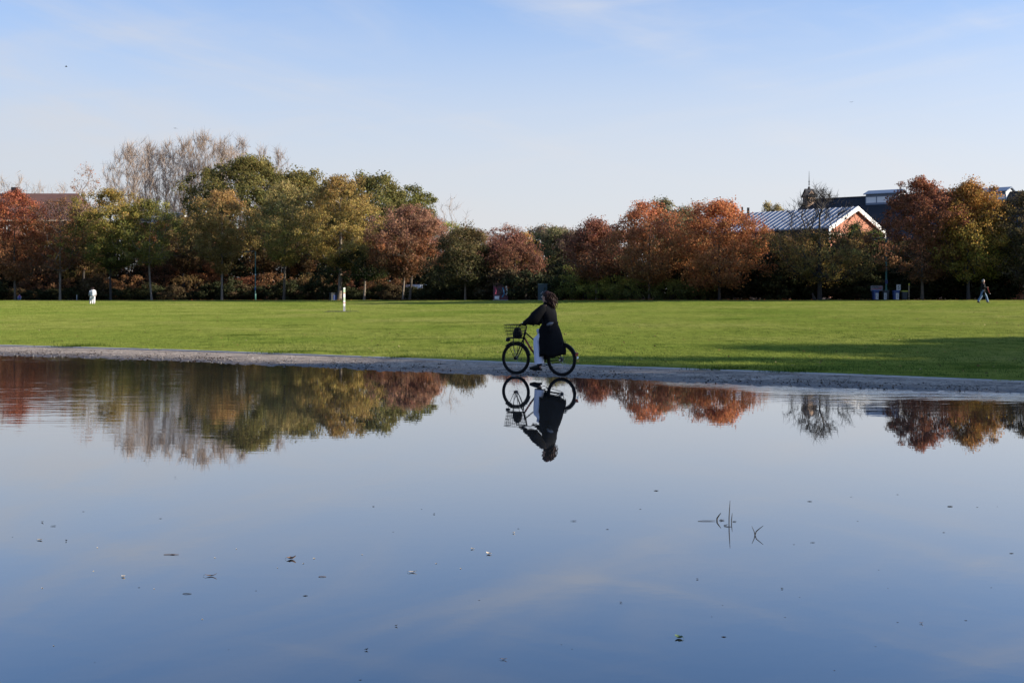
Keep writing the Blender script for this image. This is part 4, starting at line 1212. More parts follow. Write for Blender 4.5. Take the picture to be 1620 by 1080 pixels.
b1 = simple_house('brown_roofed_school', 'wide brick building with brown hipped tile roof at the left end', -170, 126, 205, 303, 349, 13, 'brick', 'rooftile', .08, 9)
MB().box((18.35, 6, P(0, 300, 205).z - .2), (.9, .9, 2.2)).build('chimney', M['slate'], b1)
b2 = simple_house('terraced_house', 'house with grey dormer and white fascias behind the olive tree', 222, 330, 200, 336, 352, 9, 'brick', 'slate', .0, 6)
dz = P(0, 345, 200).z
dm = MB().box((6.4, -.2, dz - .2), (2.6, 2.2, 1.6)).build('dormer', M['white_paint'], b2)
MB().box((6.4, -.3, dz + .75), (3.0, 2.6, .25)).build('dormer_roof', M['grey_paint'], dm)
for dx in (-.6, .6): MB().box((6.4 + dx, -1.32, dz - .1), (.9, .05, .9)).build('pane', M['glass'], dm)
MB().prism([(2.0, -.62, dz - .9), (4.3, -.62, dz - .9), (4.3, -.62, dz + .3), (2.0, -.62, dz + .3)], (0, .5, 0)).build('gutter_box', M['white_paint'], b2)
MB().prism([(9.0, -.3, dz - .4), (12.2, -.3, dz - .4), (10.6, -.3, dz + 1.3)], (0, 2.5, 0)).build('gable_dormer', M['grey_paint'], b2)
wb = P(1625, 440, 101)
w3 = thing('brick_shed', 'low dark brick shed with pale-framed window at the right edge', 'building', (wb.x - .8, 101, float(ground_z(wb.x, 101)) - .1))
MB().box((2.5, 1.5, 1.25), (6.4, 3, 2.5)).build('wall', M['brick'], w3)
MB().box((2.5, 1.5, 2.6), (6.8, 3.4, .18)).build('roof', M['slate'], w3)
fr = MB()
for dx in (0, 1.3): fr.box((.45 + dx, -.03, 1.75), (.08, .08, 1.1))
for dz_ in (1.2, 2.3): fr.box((1.1, -.03, dz_), (1.38, .082, .08))
f_ = fr.build('window', M['white_paint'], w3)
MB().box((1.1, -.01, 1.75), (1.22, .03, 1.02)).build('pane', M['glass'], f_)

# ------------------------------------------------------------------ street furniture
def lamp_post(px, D, top_y, label, side, name='street_lamp'):
    b = on_ground(px, D); H = P(px, top_y, D).z - b.z
    root = thing(name, label, 'street lamp', b)
    MB().tube([(0, 0, -.1), (0, 0, .9), (0, 0, .95), (0, 0, H)], [.11, .11, .075, .055], 10).build('pole', M['green_metal'], root, smooth=True)
    MB().tube([(0, 0, H - .02), (side * .35, 0, H + .1), (side * .9, 0, H + .06)], [.045, .04, .035], 8).build('arm', M['teal_metal'], root)
    MB().box((side * 1.05, 0, H - .0), (.6, .26, .13), taper=1.25).build('lamp_head', M['teal_metal'], root)
    MB().box((side * 1.05, 0, H - .08), (.42, .18, .03)).build('lens', M['sky_pane_and_lens'], root)
    MB().box((0, -.08, 1.55), (.2, .05, .34)).build('sticker_plate', M['blue_plastic'], root)
    MB().tube([(0, 0, H * .52), (0, 0, H * .52 + .12)], .085, 10).build('band', M['white_paint'], root)


lamp_post(404, edge_D(404) + .8, 398, 'green lamp post between the bronze and the straw-coloured trees', -1)
lamp_post(1402, edge_D(1402) + 1.2, 378, 'dark green lamp post behind the litter bins', -1)


def ground_D(px, py):
    """distance at which the lawn shows at a photo pixel"""
    lo, hi = 25.0, 200.0
    for _ in range(50):
        m_ = .5 * (lo + hi)
        if HOR + F * (EYE - on_ground(px, m_).z) / m_ > py: lo = m_
        else: hi = m_
    return lo


def white_post():
    D = ground_D(544.5, 493.5)
    b = on_ground(544.5, D)
    H = P(544, 455, D).z - b.z
    root = thing('marker_post', 'white and red painted post standing on the lawn', 'post', b, .4)
    w = .125
    z = .42
    MB().box((0, 0, z + (H - z) / 2), (w, w, H - z)).build('post', M['white_paint'], root)
    MB().box((-.04, 0, .22), (.035, .11, .5)).build('leg', M['grey_paint'], root)
    MB().box((.04, 0, .22), (.035, .11, .5)).build('leg', M['grey_paint'], root)
    for t in (.18, .70): MB().box((0, 0, z + (H - z) * t), (w + .012, w + .012, .07)).build('red_band', M['faded_red'], root)
    MB().box((0, 0, H * .86), (w + .006, w + .006, H * .18)).build('green_band', M['post_green'], root)
    MB().box((0, 0, H * .53), (w + .006, w + .006, H * .14)).build('green_band', M['post_green'], root)
    # dark ring of ground at the foot
    m_ = MB(); rr = random.Random(4)
    ring = [(1.35 * (1 + rr.uniform(-.25, .25)) * math.cos(a * PI / 9), .7 * (1 + rr.uniform(-.3, .3)) * math.sin(a * PI / 9), -.01) for a in range(18)]
    m_.ring_loft([ring, [(x * .75, y * .75, .07) for x, y, z_ in ring], [(x * .2, y * .2, .05) for x, y, z_ in ring]])
    o = m_.build('dark_ground_ring', M['dark_ground'], None, loc=b, kind='stuff')
    tag(o, 'dark ground round the foot of the white post', 'earth', kind='stuff')


M['post_green'] = mat('faded_green_paint', (.42, .52, .33), .6)
M['dark_ground'] = mat('dark_ground', (.035, .03, .018), .95, noise=.4, nscale=6)
white_post()


def poster(parent, c, w, h, rotz, marks, name='poster'):
    p = MB().box(c, (w, .02, h), Matrix.Rotation(rotz, 3, 'Z')).build(name, M['placard_white'], parent)
    R = Matrix.Rotation(rotz, 3, 'Z')
    for pts, mm, r in marks:
        q = [Vector(c) + R @ Vector((x * w / 2, -.018, z * h / 2)) for x, z in pts]
        MB().tube(q, r, 6).build('mark', M[mm], p)
    return p


S_MARK = [(.45, .62), (.0, .55), (-.35, .2), (.1, .0), (.35, -.25), (.1, -.55), (-.4, -.6)]


def wheelie_bin(px, D, label, body, lid, post=None, open_lid=False, rotz=0.0, h=1.05):
    b = on_ground(px, D)
    root = thing('wheelie_bin', label, 'litter bin', b, rotz)
    root.scale = (.76, .76, .72)
    MB().box((0, 0, h * .5 + .05), (.48, .5, h * .9), taper=1.18).build('bin_body', M[body], root)
    MB().box((0, 0, h * .99), (.62, .64, .06)).build('rim', M[body], root)
    if open_lid:
        MB().box((0, .36, h + .25), (.6, .06, .5), Matrix.Rotation(.25, 3, 'X')).build('lid', M[lid], root)
    else:
        MB().box((0, 0, h + .06), (.64, .68, .09), taper=.85).build('lid', M[lid], root)
    MB().tube([(-.26, .34, h * .95), (.26, .34, h * .95)], .02, 6).build('handle', M[body], root)
    for s in (-1, 1):
        MB().torus((s * .24, .24, .1), .075, .03, 'Y', 14, 6).build('wheel', M['rubber'], root)
    if post: poster(root, (post, -.31, h * .45), .3, h * .72, 0, [(S_MARK, 'ink', .018)], 'label')
    return root


wheelie_bin(1385, edge_D(1385) - .6, 'blue litter bin below the graffiti board', 'blue_plastic', 'blue_plastic', .08)
wheelie_bin(1401.5, edge_D(1401.5) - .1, 'grey litter bin between the two blue ones', 'grey_plastic', 'grey_plastic', -.15)
wheelie_bin(1417.5, edge_D(1417.5) - .6, 'blue litter bin below the upright white placard', 'blue_plastic', 'blue_plastic', .05)
wheelie_bin(1430.5, edge_D(1430.5) - .1, 'dark litter bin with a yellow-green lid', 'ink', 'yellow_plastic', h=1.0)
M['board_grey'] = mat('board_grey', (.16, .15, .17), .7, noise=.5, nscale=5)
b = on_ground(1387, edge_D(1387) + .4)
bd = thing('notice_board', 'wide board with faded grey and red graffiti behind the first blue bin', 'sign', b)
bd.scale = (.72, .72, .70)
for s in (-.6, .6): MB().box((s, .03, .8), (.07, .07, 1.7)).build('leg', M['black_metal'], bd)
pz = MB().box((0, 0, 1.45), (1.4, .04, .62)).build('panel', M['board_grey'], bd)
for pts, mm in (([(-.6, 1.55), (-.4, 1.68), (-.2, 1.5), (0, 1.66), (.2, 1.52)], 'ink'), ([(-.6, 1.3), (-.2, 1.36), (.1, 1.28), (.5, 1.4)], 'magenta'), ([(.2, 1.6), (.45, 1.45), (.6, 1.62)], 'magenta'), ([(-.55, 1.22), (-.1, 1.2), (.4, 1.24)], 'cyan')):
    MB().tube([(x, -.025, z) for x, z in pts], .035, 6).build('spray_mark', M[mm], pz)
b = on_ground(1421.5, edge_D(1421.5) + .1)
pl = thing('placard', 'upright white placard with a dark mark, above the second blue bin', 'sign', b, 0)
pl.scale = (.85, .85, .66)
MB().box((0, .03, 1.0), (.06, .05, 2.0)).build('stake', M['black_metal'], pl)
poster(pl, (0, -.01, 1.62), .40, .72, 0, [(S_MARK, 'ink', .03)], 'panel')
b = on_ground(1438, edge_D(1438) + .3)
sk = thing('stake', 'slim yellowish stake right of the yellow-lidded bin', 'post', b)
sk.scale = (.8, .8, .75)
MB().tube([(0, 0, -.1), (0, 0, 1.9)], .03, 6).build('shaft', M['stone'], sk)
MB().box((0, -.03, 1.75), (.12, .02, .2)).build('tag', M['yellow_plastic'], sk)


def utility_box(px, D, w, h, label, m_, marks, name='utility_cabinet'):
    b = on_ground(px, D)
    root = thing(name, label, 'cabinet', b)
    bd = MB().box((0, 0, h / 2), (w, .5, h)).build('cabinet_body', M[m_], root)
    MB().box((0, 0, h + .03), (w + .08, .58, .08)).build('lid', M[m_], root)
    MB().box((0, 0, -.02), (w + .06, .54, .12)).build('plinth', M['grey_paint'], root)
    MB().box((w * .35, -.26, h * .55), (.03, .04, .14)).build('handle', M['black_metal'], root)
    for pts, mm, r in marks:
        MB().tube([(x * w / 2, -.255, (z + 1) * h / 2) for x, z in pts], r, 6).build('spray_mark', M[mm], root)


utility_box(792, edge_D(792) + 1.5, 1.6, 1.75, 'graffiti-covered utility cabinet left of the cyclist', 'magenta_dark',
            [([(-.8, -.75), (-.2, -.8), (-.2, -.6), (-.8, -.62)], 'white_paint', .12), ([(.8, -.3), (.85, .3), (.75, .8)], 'white_paint', .09), ([(-.3, .5), (.1, .1), (-.1, -.3), (.3, -.1)], 'ink', .1),
             ([(-.7, .6), (-.6, .1), (-.75, -.2)], 'magenta', .09), ([(.3, .6), (.5, -.2), (.2, -.6)], 'cyan', .07)]) if M.setdefault('magenta_dark', mat('dark_maroon', (.10, .035, .045), .7)) else None
utility_box(858.5, edge_D(858.5) + 1.2, .95, 1.65, 'teal utility cabinet behind the cyclist\'s face', 'teal_metal',
            [([(-.4, -.2), (0, .1), (.1, -.4), (-.2, -.6)], 'grey_paint', .05)])
b = on_ground(527, edge_D(527) - .6)
bb = thing('blue_bin', 'blue and grey bin at the foot of the thick pale trunk', 'litter bin', b, .5)
MB().box((0, 0, .45), (.75, .7, .9)).build('bin_body', M['ink'], bb)
MB().box((.12, -.37, .36), (.42, .05, .66)).build('panel', M['blue_plastic'], bb)
MB().box((0, 0, .95), (.82, .78, .1)).build('lid', M['grey_plastic'], bb)
MB().box((.39, -.1, .3), (.04, .3, .5)).build('side_panel', M['white_paint'], bb)
b = on_ground(121.5, edge_D(121.5) - .5)
sk = thing('stake', 'thin grey stake left of the two white-clad walkers', 'post', b)
MB().tube([(0, 0, -.1), (0, 0, .72)], .04, 6).build('shaft', M['grey_paint'], sk)
MB().box((0, 0, .74), (.1, .1, .06)).build('cap', M['grey_paint'], sk)


def van():
    D = edge_D(668) + 15
    b = on_ground(670, D)
    root = thing('parked_van', 'white van covered in coloured graffiti behind the pale cherry trunks', 'van', (b.x, b.y, b.z - .45), 0.55)
    root.scale = (.88, .88, .88)
    W, Lr, H = 1.95, 4.6, 2.75
    prof = [(-W / 2, .45), (W / 2, .45), (W / 2, 1.4), (W / 2 - .12, 2.35), (W / 2 - .4, H), (-W / 2 + .4, H), (-W / 2 + .12, 2.35), (-W / 2, 1.4)]
    body = MB().prism([(x, 0, z) for x, z in prof], (0, Lr, 0)).build('body', M['white_paint'], root)
    MB().prism([(-W / 2 + .05, Lr, .5), (W / 2 - .05, Lr, .5), (W / 2 - .1, Lr, 1.5), (-W / 2 + .1, Lr, 1.5)], (0, .9, 0)).build('bonnet', M['white_paint'], root)
    for s in (-1, 1):
        MB().box((s * .45, -.012, 1.95), (.7, .03, .55)).build('rear_window', M['glass'], root)
        MB().box((s * .8, -.02, 1.1), (.14, .04, .4)).build('tail_light', M['red_paint'], root)
        for y in (.9, Lr - .3):
            wh = MB(); 
            o = Matrix.Rotation(PI / 2, 3, 'Z')
            wh.torus((0, 0, 0), .24, .1, 'Y', 20, 8)
            wo = wh.build('tyre', M['rubber'], root); wo.location = (s * (W / 2 - .08), y, .34); wo.rotation_euler = (0, 0, PI / 2)
            hb = MB().ball((0, 0, 0), (.16, .06, .16), 12, 6).build('rim', M['steel'], wo)
        for pts, mm, r in (([(.2, 1.5), (.8, 2.0), (1.6, 1.3), (2.2, 1.9), (3.0, 1.2)], 'magenta', .07), ([(.3, 1.0), (1.0, 1.3), (1.8, .9), (2.8, 1.2)], 'cyan', .07), ([(.4, 1.9), (1.2, 1.1), (2.0, 1.6)], 'ink', .05)):
            MB().tube([(s * (W / 2 + .005), y, z) for y, z in pts], r, 6).build('spray_mark', M[mm], body)
    MB().box((0, -.02, .55), (W, .12, .2)).build('bumper', M['grey_plastic'], root)
    for pts, mm, r in (([(-.75, 1.3), (-.4, 1.65), (-.2, 1.0), (.1, 1.4)], 'magenta', .06), ([(.2, 1.75), (.5, 1.3), (.75, 1.7), (.6, 1.0)], 'cyan', .07), ([(-.8, .85), (-.3, .75), (.3, .9), (.8, .8)], 'magenta', .06), ([(-.3, 2.45), (.2, 2.5), (.35, 2.42)], 'ink', .05)):
        MB().tube([(x, -.006, z) for x, z in pts], r, 6).build('spray_mark', M[mm], body)


van()
# ------------------------------------------------------------------ people
def bake(o):
    dg = bpy.context.evaluated_depsgraph_get()
    me = bpy.data.meshes.new_from_object(o.evaluated_get(dg))
    old = o.data
    o.modifiers.clear(); o.data = me
    return o


def skin_body(name, nodes, edges, parent, m_, sub=1, root='pelvis'):
    """one continuous body grown over a skeleton; nodes: name -> (x, y, z, rx[, ry])"""
    ks = list(nodes)
    me = bpy.data.meshes.new(name)
    me.from_pydata([nodes[k][:3] for k in ks], [(ks.index(a), ks.index(b)) for a, b in edges], [])
    o = link(name, me, m_, parent)
    md = o.modifiers.new('skin', 'SKIN'); md.use_smooth_shade = True; md.branch_smoothing = .3
    for i, k in enumerate(ks):
        v = me.skin_vertices[0].data[i]
        r = nodes[k][3]; r2 = nodes[k][4] if len(nodes[k]) > 4 else r
        v.radius = (r, r2); v.use_root = (k == root)
    s = o.modifiers.new('sub', 'SUBSURF'); s.levels = sub; s.render_levels = sub
    return o


def hand_nodes(N, E, tag_, wrist, dirv, side, curl, parent):
    """palm with four curled fingers and a thumb; dirv: along the hand, side: thumb side, curl: where the fingers bend to"""
    d, s, c = Vector(dirv).normalized(), Vector(side).normalized(), Vector(curl).normalized()
    w = Vector(wrist)
    p = w + d * .045
    N[tag_ + 'palm'] = (*p, .030, .018); E.append((parent, tag_ + 'palm'))
    p2 = w + d * .085
    N[tag_ + 'knuckle'] = (*p2, .034, .014); E.append((tag_ + 'palm', tag_ + 'knuckle'))
    for i, (o_, L) in enumerate(((.027, .85), (.009, 1.0), (-.009, .92), (-.027, .72))):
        a = p2 + s * o_ + d * .022 * L + c * .006
        b = a + d * .016 * L + c * .026 * L
        e = b - d * .010 * L + c * .022 * L
        for j, q in enumerate((a, b, e)):
            N[f'{tag_}f{i}{j}'] = (*q, .0088 - .0006 * j)
        E += [(tag_ + 'knuckle', f'{tag_}f{i}0'), (f'{tag_}f{i}0', f'{tag_}f{i}1'), (f'{tag_}f{i}1', f'{tag_}f{i}2')]
    a = w + d * .04 + s * .036 + c * .006; b = a + d * .03 + s * .012 + c * .016; e = b + d * .018 - s * .004 + c * .016
    for j, q in enumerate((a, b, e)): N[f'{tag_}t{j}'] = (*q, .0105 - .0008 * j)
    E += [(tag_ + 'palm', f'{tag_}t0'), (f'{tag_}t0', f'{tag_}t1'), (f'{tag_}t1', f'{tag_}t2')]


def head_nodes(N, E, base, c, yaw=0.0, k=1.0):
    """neck to crown with nose, brow and chin; faces +x turned by yaw"""
    cx, cy_, cz = c
    f = Vector((math.cos(yaw), math.sin(yaw), 0))
    N['head_low'] = (cx + f.x * .01, cy_ + f.y * .01, cz - .055, .066 * k, .058 * k)
    N['head'] = (cx, cy_, cz + .01, .088 * k, .073 * k)
    N['head_top'] = (cx - f.x * .012, cy_ - f.y * .012, cz + .085, .060 * k, .055 * k)
    N['chin'] = (cx + f.x * .062, cy_ + f.y * .062, cz - .092, .026)
    N['nose'] = (cx + f.x * .094, cy_ + f.y * .094, cz - .018, .012)
    E += [(base, 'head_low'), ('head_low', 'head'), ('head', 'head_top'), ('head_low', 'chin'), ('head', 'nose')]


def face_parts(root, c, yaw, skin):
    f = Vector((math.cos(yaw), math.sin(yaw), 0)); s = Vector((-f.y, f.x, 0)); c = Vector(c)
    for sg in (-1, 1):
        e = MB().ball(c + f * .079 + s * .031 * sg + Vector((0, 0, .012)), .0105, 10, 8).build('eye', M['eye_white'], root, smooth=True)
        MB().ball(c + f * .087 + s * .031 * sg + Vector((0, 0, .012)), .0052, 8, 6).build('iris', M['ink'], e, smooth=True)
        MB().ball(c + s * .076 * sg - f * .006 + Vector((0, 0, -.008)), (.017, .010, .028), 10, 8).build('ear', M[skin], root, smooth=True)
    MB().tube([c + f * .079 + s * .024 - Vector((0, 0, .058)), c + f * .087 - Vector((0, 0, .060)), c + f * .079 - s * .024 - Vector((0, 0, .058))], .006, 6).build('mouth', M['lips'], root, smooth=True)


M['eye_white'] = mat('eye_white', (.6, .58, .55), .3)
M['lips'] = mat('lips', (.32, .10, .09), .5)
M['hair_dark'] = mat('dark_brown_hair', (.017, .0055, .0035), .55, spec=.2)
M['hair_grey'] = mat('grey_hair', (.22, .20, .18), .7)
M['coat_black'] = mat('black_coat', (.0055, .0058, .0068), .9, spec=.12, noise=.25, nscale=9, bump=.4, bscale=35)
M['trouser_white'] = mat('white_trousers', (.62, .64, .74), .85, bump=.3, bscale=30)
M['shoe_black'] = mat('black_shoe', (.006, .006, .006), .5, spec=.3)
M['belt_grey'] = mat('grey_cloth', (.16, .165, .18), .8)
M['denim'] = mat('denim', (.10, .155, .23), .85, noise=.2, nscale=12)
M['white_cloth'] = mat('white_cloth', (.68, .67, .64), .9, noise=.05, nscale=8)
M['grey_cloth'] = mat('pale_grey_cloth', (.42, .45, .50), .9, noise=.08, nscale=8)
M['red_cloth'] = mat('red_cloth', (.34, .05, .04), .8)
M['jacket_dark'] = mat('dark_jacket', (.007, .007, .008), .85, spec=.2)


def ell_ring(cx, cy_, z, a, b, n=28, fold=0.0, nf=7, ph=0.0, dz=None):
    out = []
    for k in range(n):
        t = 2 * PI * k / n
        w = 1 + fold * math.sin(nf * t + ph) + fold * .5 * math.sin((nf * 2 - 3) * t + 2 * ph)
        out.append((cx + a * w * math.cos(t), cy_ + b * w * math.sin(t), z + (dz(t) if dz else 0)))
    return out


# ------------------------------------------------------------------ bicycle
BIKE_D = 25.35
_fx, _rx = P(817.5, 0, 25.62), P(888.5, 0, 25.02)
HEAD = math.atan2(_fx.y - _rx.y, _fx.x - _rx.x)
BIKE_YAW = math.radians(180 - 31.5)
ORI = Vector((_rx.x, 25.05, .012))


def wheel(parent, x):
    R = .345
    w = MB().torus((0, 0, 0), R - .058, .014, 'Y', 56, 8, 1.1).build('wheel', M['black_metal'], parent, smooth=True)
    w.location = (x, 0, R)
    MB().torus((0, 0, 0), R - .027, .027, 'Y', 64, 12).build('tyre', M['rubber'], w, smooth=True)
    MB().tube([(0, -.045, 0), (0, -.03, 0), (0, .03, 0), (0, .045, 0)], [.026, .032, .032, .026], 14).build('hub', M['black_metal'], w, smooth=True)
    s = MB()
    for k in range(32):
        a = 2 * PI * k / 32
        sg = 1 if k % 2 else -1
        a2 = a + (.42 if (k // 2) % 2 else -.42)
        s.tube([(.026 * math.cos(a2), sg * .03, .026 * math.sin(a2)), ((R - .045) * math.cos(a), sg * .004, (R - .045) * math.sin(a))], .0013, 4, cap=False)
    s.build('spokes', M['steel'], w, kind='stuff')
    return w


def bicycle():
    root = thing('bicycle', 'black step-through city bicycle with wire front basket', 'bicycle', ORI, BIKE_YAW)
    WB = 1.115; R = .345
    BK = M['black_metal']
    wheel(root, 0.0); wheel(root, WB)
    BB = (.455, 0, .285)
    HT, HB_ = (.870, 0, .955), (.935, 0, .74)
    ST = (.285, 0, .80)
    fr = MB()
    fr.tube([BB, ST], .0155, 10); fr.tube([HT, HB_], .020, 12)
    fr.tube([(.915, 0, .80), (.75, 0, .56), (.56, 0, .345), BB], .019, 12)
    fr.tube([(.885, 0, .905), (.66, 0, .735), (.355, 0, .57)], .015, 10)
    for s in (-1, 1):
        fr.tube([(BB[0], s * .03, BB[2]), (.25, s * .05, .315), (0, s * .062, R)], .010, 8)
        fr.tube([(.31, s * .02, .74), (.2, s * .045, .6), (0, s * .062, R)], .008, 8)
    fr.tube([(BB[0], -.04, BB[2]), (BB[0], .04, BB[2])], .025, 12)
    f_ = fr.build('frame', BK, root, smooth=True)
    MB().tube([(.878, 0.0, .745), (.80, 0, .635), (.70, 0, .505)], .0202, 12).build('frame_stripe', M['red_paint'], f_, smooth=True)
    fk = MB()
    for s in (-1, 1):
        fk.tube([(.945, s * .02, .715), (.955, s * .052, .66), (1.035, s * .056, .48), (WB, s * .058, R)], [.014, .014, .012, .009], 8)
    fk.tube([(.930, 0, .73), (.948, 0, .70)], .024, 10)
    fk.build('fork', BK, root, smooth=True)
    # mudguards
    for cx, a0, a1, nm in ((0, -.25, 2.55, 'mudguard'), (WB, .75, 2.95, 'mudguard')):
        rings = []
        for k in range(25):
            a = a0 + (a1 - a0) * k / 24
            if nm and cx == 0: a = PI - a if False else a
            q = []
            for j, (dr, dy) in enumerate(((.0, -.032), (.012, -.022), (.017, 0), (.012, .022), (.0, .032), (.008, .02), (.012, 0), (.008, -.02))):
                r_ = R + .006 + dr
                aa = (a + .35) if cx == 0 else a
                q.append((cx + r_ * math.cos(aa), dy, R + r_ * math.sin(aa)))
            rings.append(q)
        MB().ring_loft(rings).build(nm, BK, root, smooth=True)
    rl_ = MB().box((-.362, 0, .47), (.03, .055, .07), Matrix.Rotation(-.35, 3, 'Y')).build('rear_reflector', M['red_paint'], root)
    MB().box((-.380, 0, .40), (.012, .05, .05), Matrix.Rotation(-.15, 3, 'Y')).build('white_tail', M['white_paint'], rl_)
    # handlebar, stem, grips, brake levers
    hbm = MB()
    hbm.tube([(.868, 0, .94), (.850, 0, 1.02), (.868, 0, 1.06)], .0125, 10)
    for s in (-1, 1):
        hbm.tube([(.872, 0, 1.062), (.905, s * .1, 1.075), (.885, s * .2, 1.085), (.80, s * .27, 1.075), (.70, s * .285, 1.06)], .011, 10)
    hb = hbm.build('handlebar', BK, root, smooth=True)
    for s in (-1, 1):
        MB().tube([(.80, s * .27, 1.075), (.69, s * .287, 1.058)], .0165, 10).build('grip', M['rubber'], hb, smooth=True)
        MB().tube([(.875, s * .225, 1.08), (.845, s * .27, 1.045), (.76, s * .29, 1.035)], [.008, .007, .006], 6).build('brake_lever', BK, hb, smooth=True)
    MB().ball((.86, .12, 1.10), (.03, .03, .022), 12, 8).build('bell', M['steel'], hb, smooth=True)
    # front rack, stays and headlight
    rk = MB()
    rk.tube([(.955, -.12, .775), (1.27, -.12, .775), (1.27, .12, .775), (.955, .12, .775), (.955, -.12, .775)], .007, 8)
    for y in (-.06, 0, .06): rk.tube([(.955, y, .775), (1.27, y, .775)], .005, 6)
    for x in (1.05, 1.16): rk.tube([(x, -.12, .775), (x, .12, .775)], .005, 6)
    for s in (-1, 1):
        rk.tube([(1.265, s * .12, .775), (1.215, s * .075, .56), (WB, s * .066, R)], .006, 6)
        rk.tube([(1.10, s * .12, .775), (1.12, s * .075, .56), (WB, s * .066, R)], .006, 6)
    rk.tube([(.955, 0, .775), (.925, 0, .79)], .009, 6)
    rk.build('front_rack', BK, root, smooth=True)
    hl = MB().tube([(1.265, 0, .735), (1.30, 0, .735), (1.345, 0, .735)], [.022, .036, .040], 14).build('headlight', BK, root, smooth=True)
    MB().tube([(1.345, 0, .735), (1.352, 0, .735)], .034, 14).build('lens', M['sky_pane_and_lens'], hl)
    # wire basket
    bs = MB()
    x0, x1, yb, z0, z1 = .97, 1.255, .155, .79, 1.065
    def rim(z, k): return [(x0 - .03 * k, -yb - .03 * k, z), (x1 + .045 * k, -yb - .03 * k, z), (x1 + .045 * k, yb + .03 * k, z), (x0 - .03 * k, yb + .03 * k, z), (x0 - .03 * k, -yb - .03 * k, z)]
    bs.tube(rim(z1, 1), .007, 8)
    for i, t in enumerate((0, .25, .5, .75)): bs.tube(rim(z0 + (z1 - z0) * t, t), .0035, 6)
    for k in range(8):
        t = k / 7
        for s in (-1, 1):
            bs.tube([(x0 + (x1 - x0) * t, s * yb, z0), (x0 - .03 + (x1 - x0 + .075) * t, s * (yb + .03), z1)], .003, 5)
    for k in range(1, 7):
        t = k / 7
        for xx, e in ((x0, -.03), (x1, .045)):
            bs.tube([(xx, -yb + 2 * yb * t, z0), (xx + e, (-yb + 2 * yb * t) * 1.19, z1)], .003, 5)
        bs.tube([(x0, -yb + 2 * yb * t, z0), (x1, -yb + 2 * yb * t, z0)], .003, 5)
    bs.build('basket', BK, root)
    # saddle on its post, rear carrier
    sp = MB().tube([(.285, 0, .79), (.265, 0, .90)], .0125, 10).build('seat_post', M['steel'], root, smooth=True)
    MB().ring_loft([[(x, w * math.cos(a), .945 + hh + .028 * math.sin(a)) for a in [2 * PI * k / 14 for k in range(14)]] for x, w, hh in
                    ((.12, .03, .01), (.14, .095, .01), (.20, .10, .0), (.28, .06, -.005), (.37, .024, -.005), (.40, .012, -.01))]).build('saddle', M['rubber'], root, smooth=True)
    cr = MB()
    cr.tube([(.20, -.055, .735), (-.08, -.06, .73), (-.08, .06, .73), (.20, .055, .735), (.20, -.055, .735)], .006, 6)
    for y in (-.02, .02): cr.tube([(.2, y, .74), (-.08, y, .73)], .005, 6)
    for s in (-1, 1): cr.tube([(-.06, s * .06, .73), (0, s * .068, R)], .006, 6)
    cr.build('rear_carrier', BK, root, smooth=True)
    # drive train: chainring, chain, cranks, pedals
    ch = MB().torus((BB[0], -.055, BB[2]), .085, .006, 'Y', 32, 6).build('chainring', BK, root)
    cn = MB()
    for s, y in ((1, .083), (-1, -.083)):
        cn.tube([(BB[0], -.055, BB[2] + y), (0, -.055, R + y * .42)], .006, 6)
    cn.build('chain', BK, root)
    MB().tube([(.005, -.075, R), (.005, .075, R)], .016, 10).build('axle', M['steel'], root)
    for s, ang in ((1, -.92), (-1, PI - .92)):
        e = Vector((BB[0] + .165 * math.cos(ang), s * .085, BB[2] + .165 * math.sin(ang)))
        c_ = MB().tube([(BB[0], s * .065, BB[2]), e], [.014, .010], 8).build('crank', M['black_metal'], root, smooth=True)
        MB().box((e.x, e.y + s * .06, e.z), (.095, .10, .022)).build('pedal', M['rubber'], c_)
    # kickstand folded up
    MB().tube([(.40, .05, .26), (.16, .075, .19)], .008, 6).build('kickstand', BK, root)
    return root


BIKE = bicycle()
bag = thing('handbag', 'small black bag sitting in the bicycle basket', 'bag', ORI, BIKE_YAW)
MB().ring_loft([ell_ring(1.075, 0, z, a, b_, 16) for z, a, b_ in ((.797, .085, .10), (.82, .10, .115), (.90, .095, .11), (.97, .07, .085), (1.0, .035, .05))]).build('bag_body', M['jacket_dark'], bag, smooth=True)
MB().tube([(1.075, -.05, .99), (1.085, -.03, 1.06), (1.085, .03, 1.06), (1.075, .05, .99)], .008, 6).build('strap', M['jacket_dark'], bag, smooth=True)


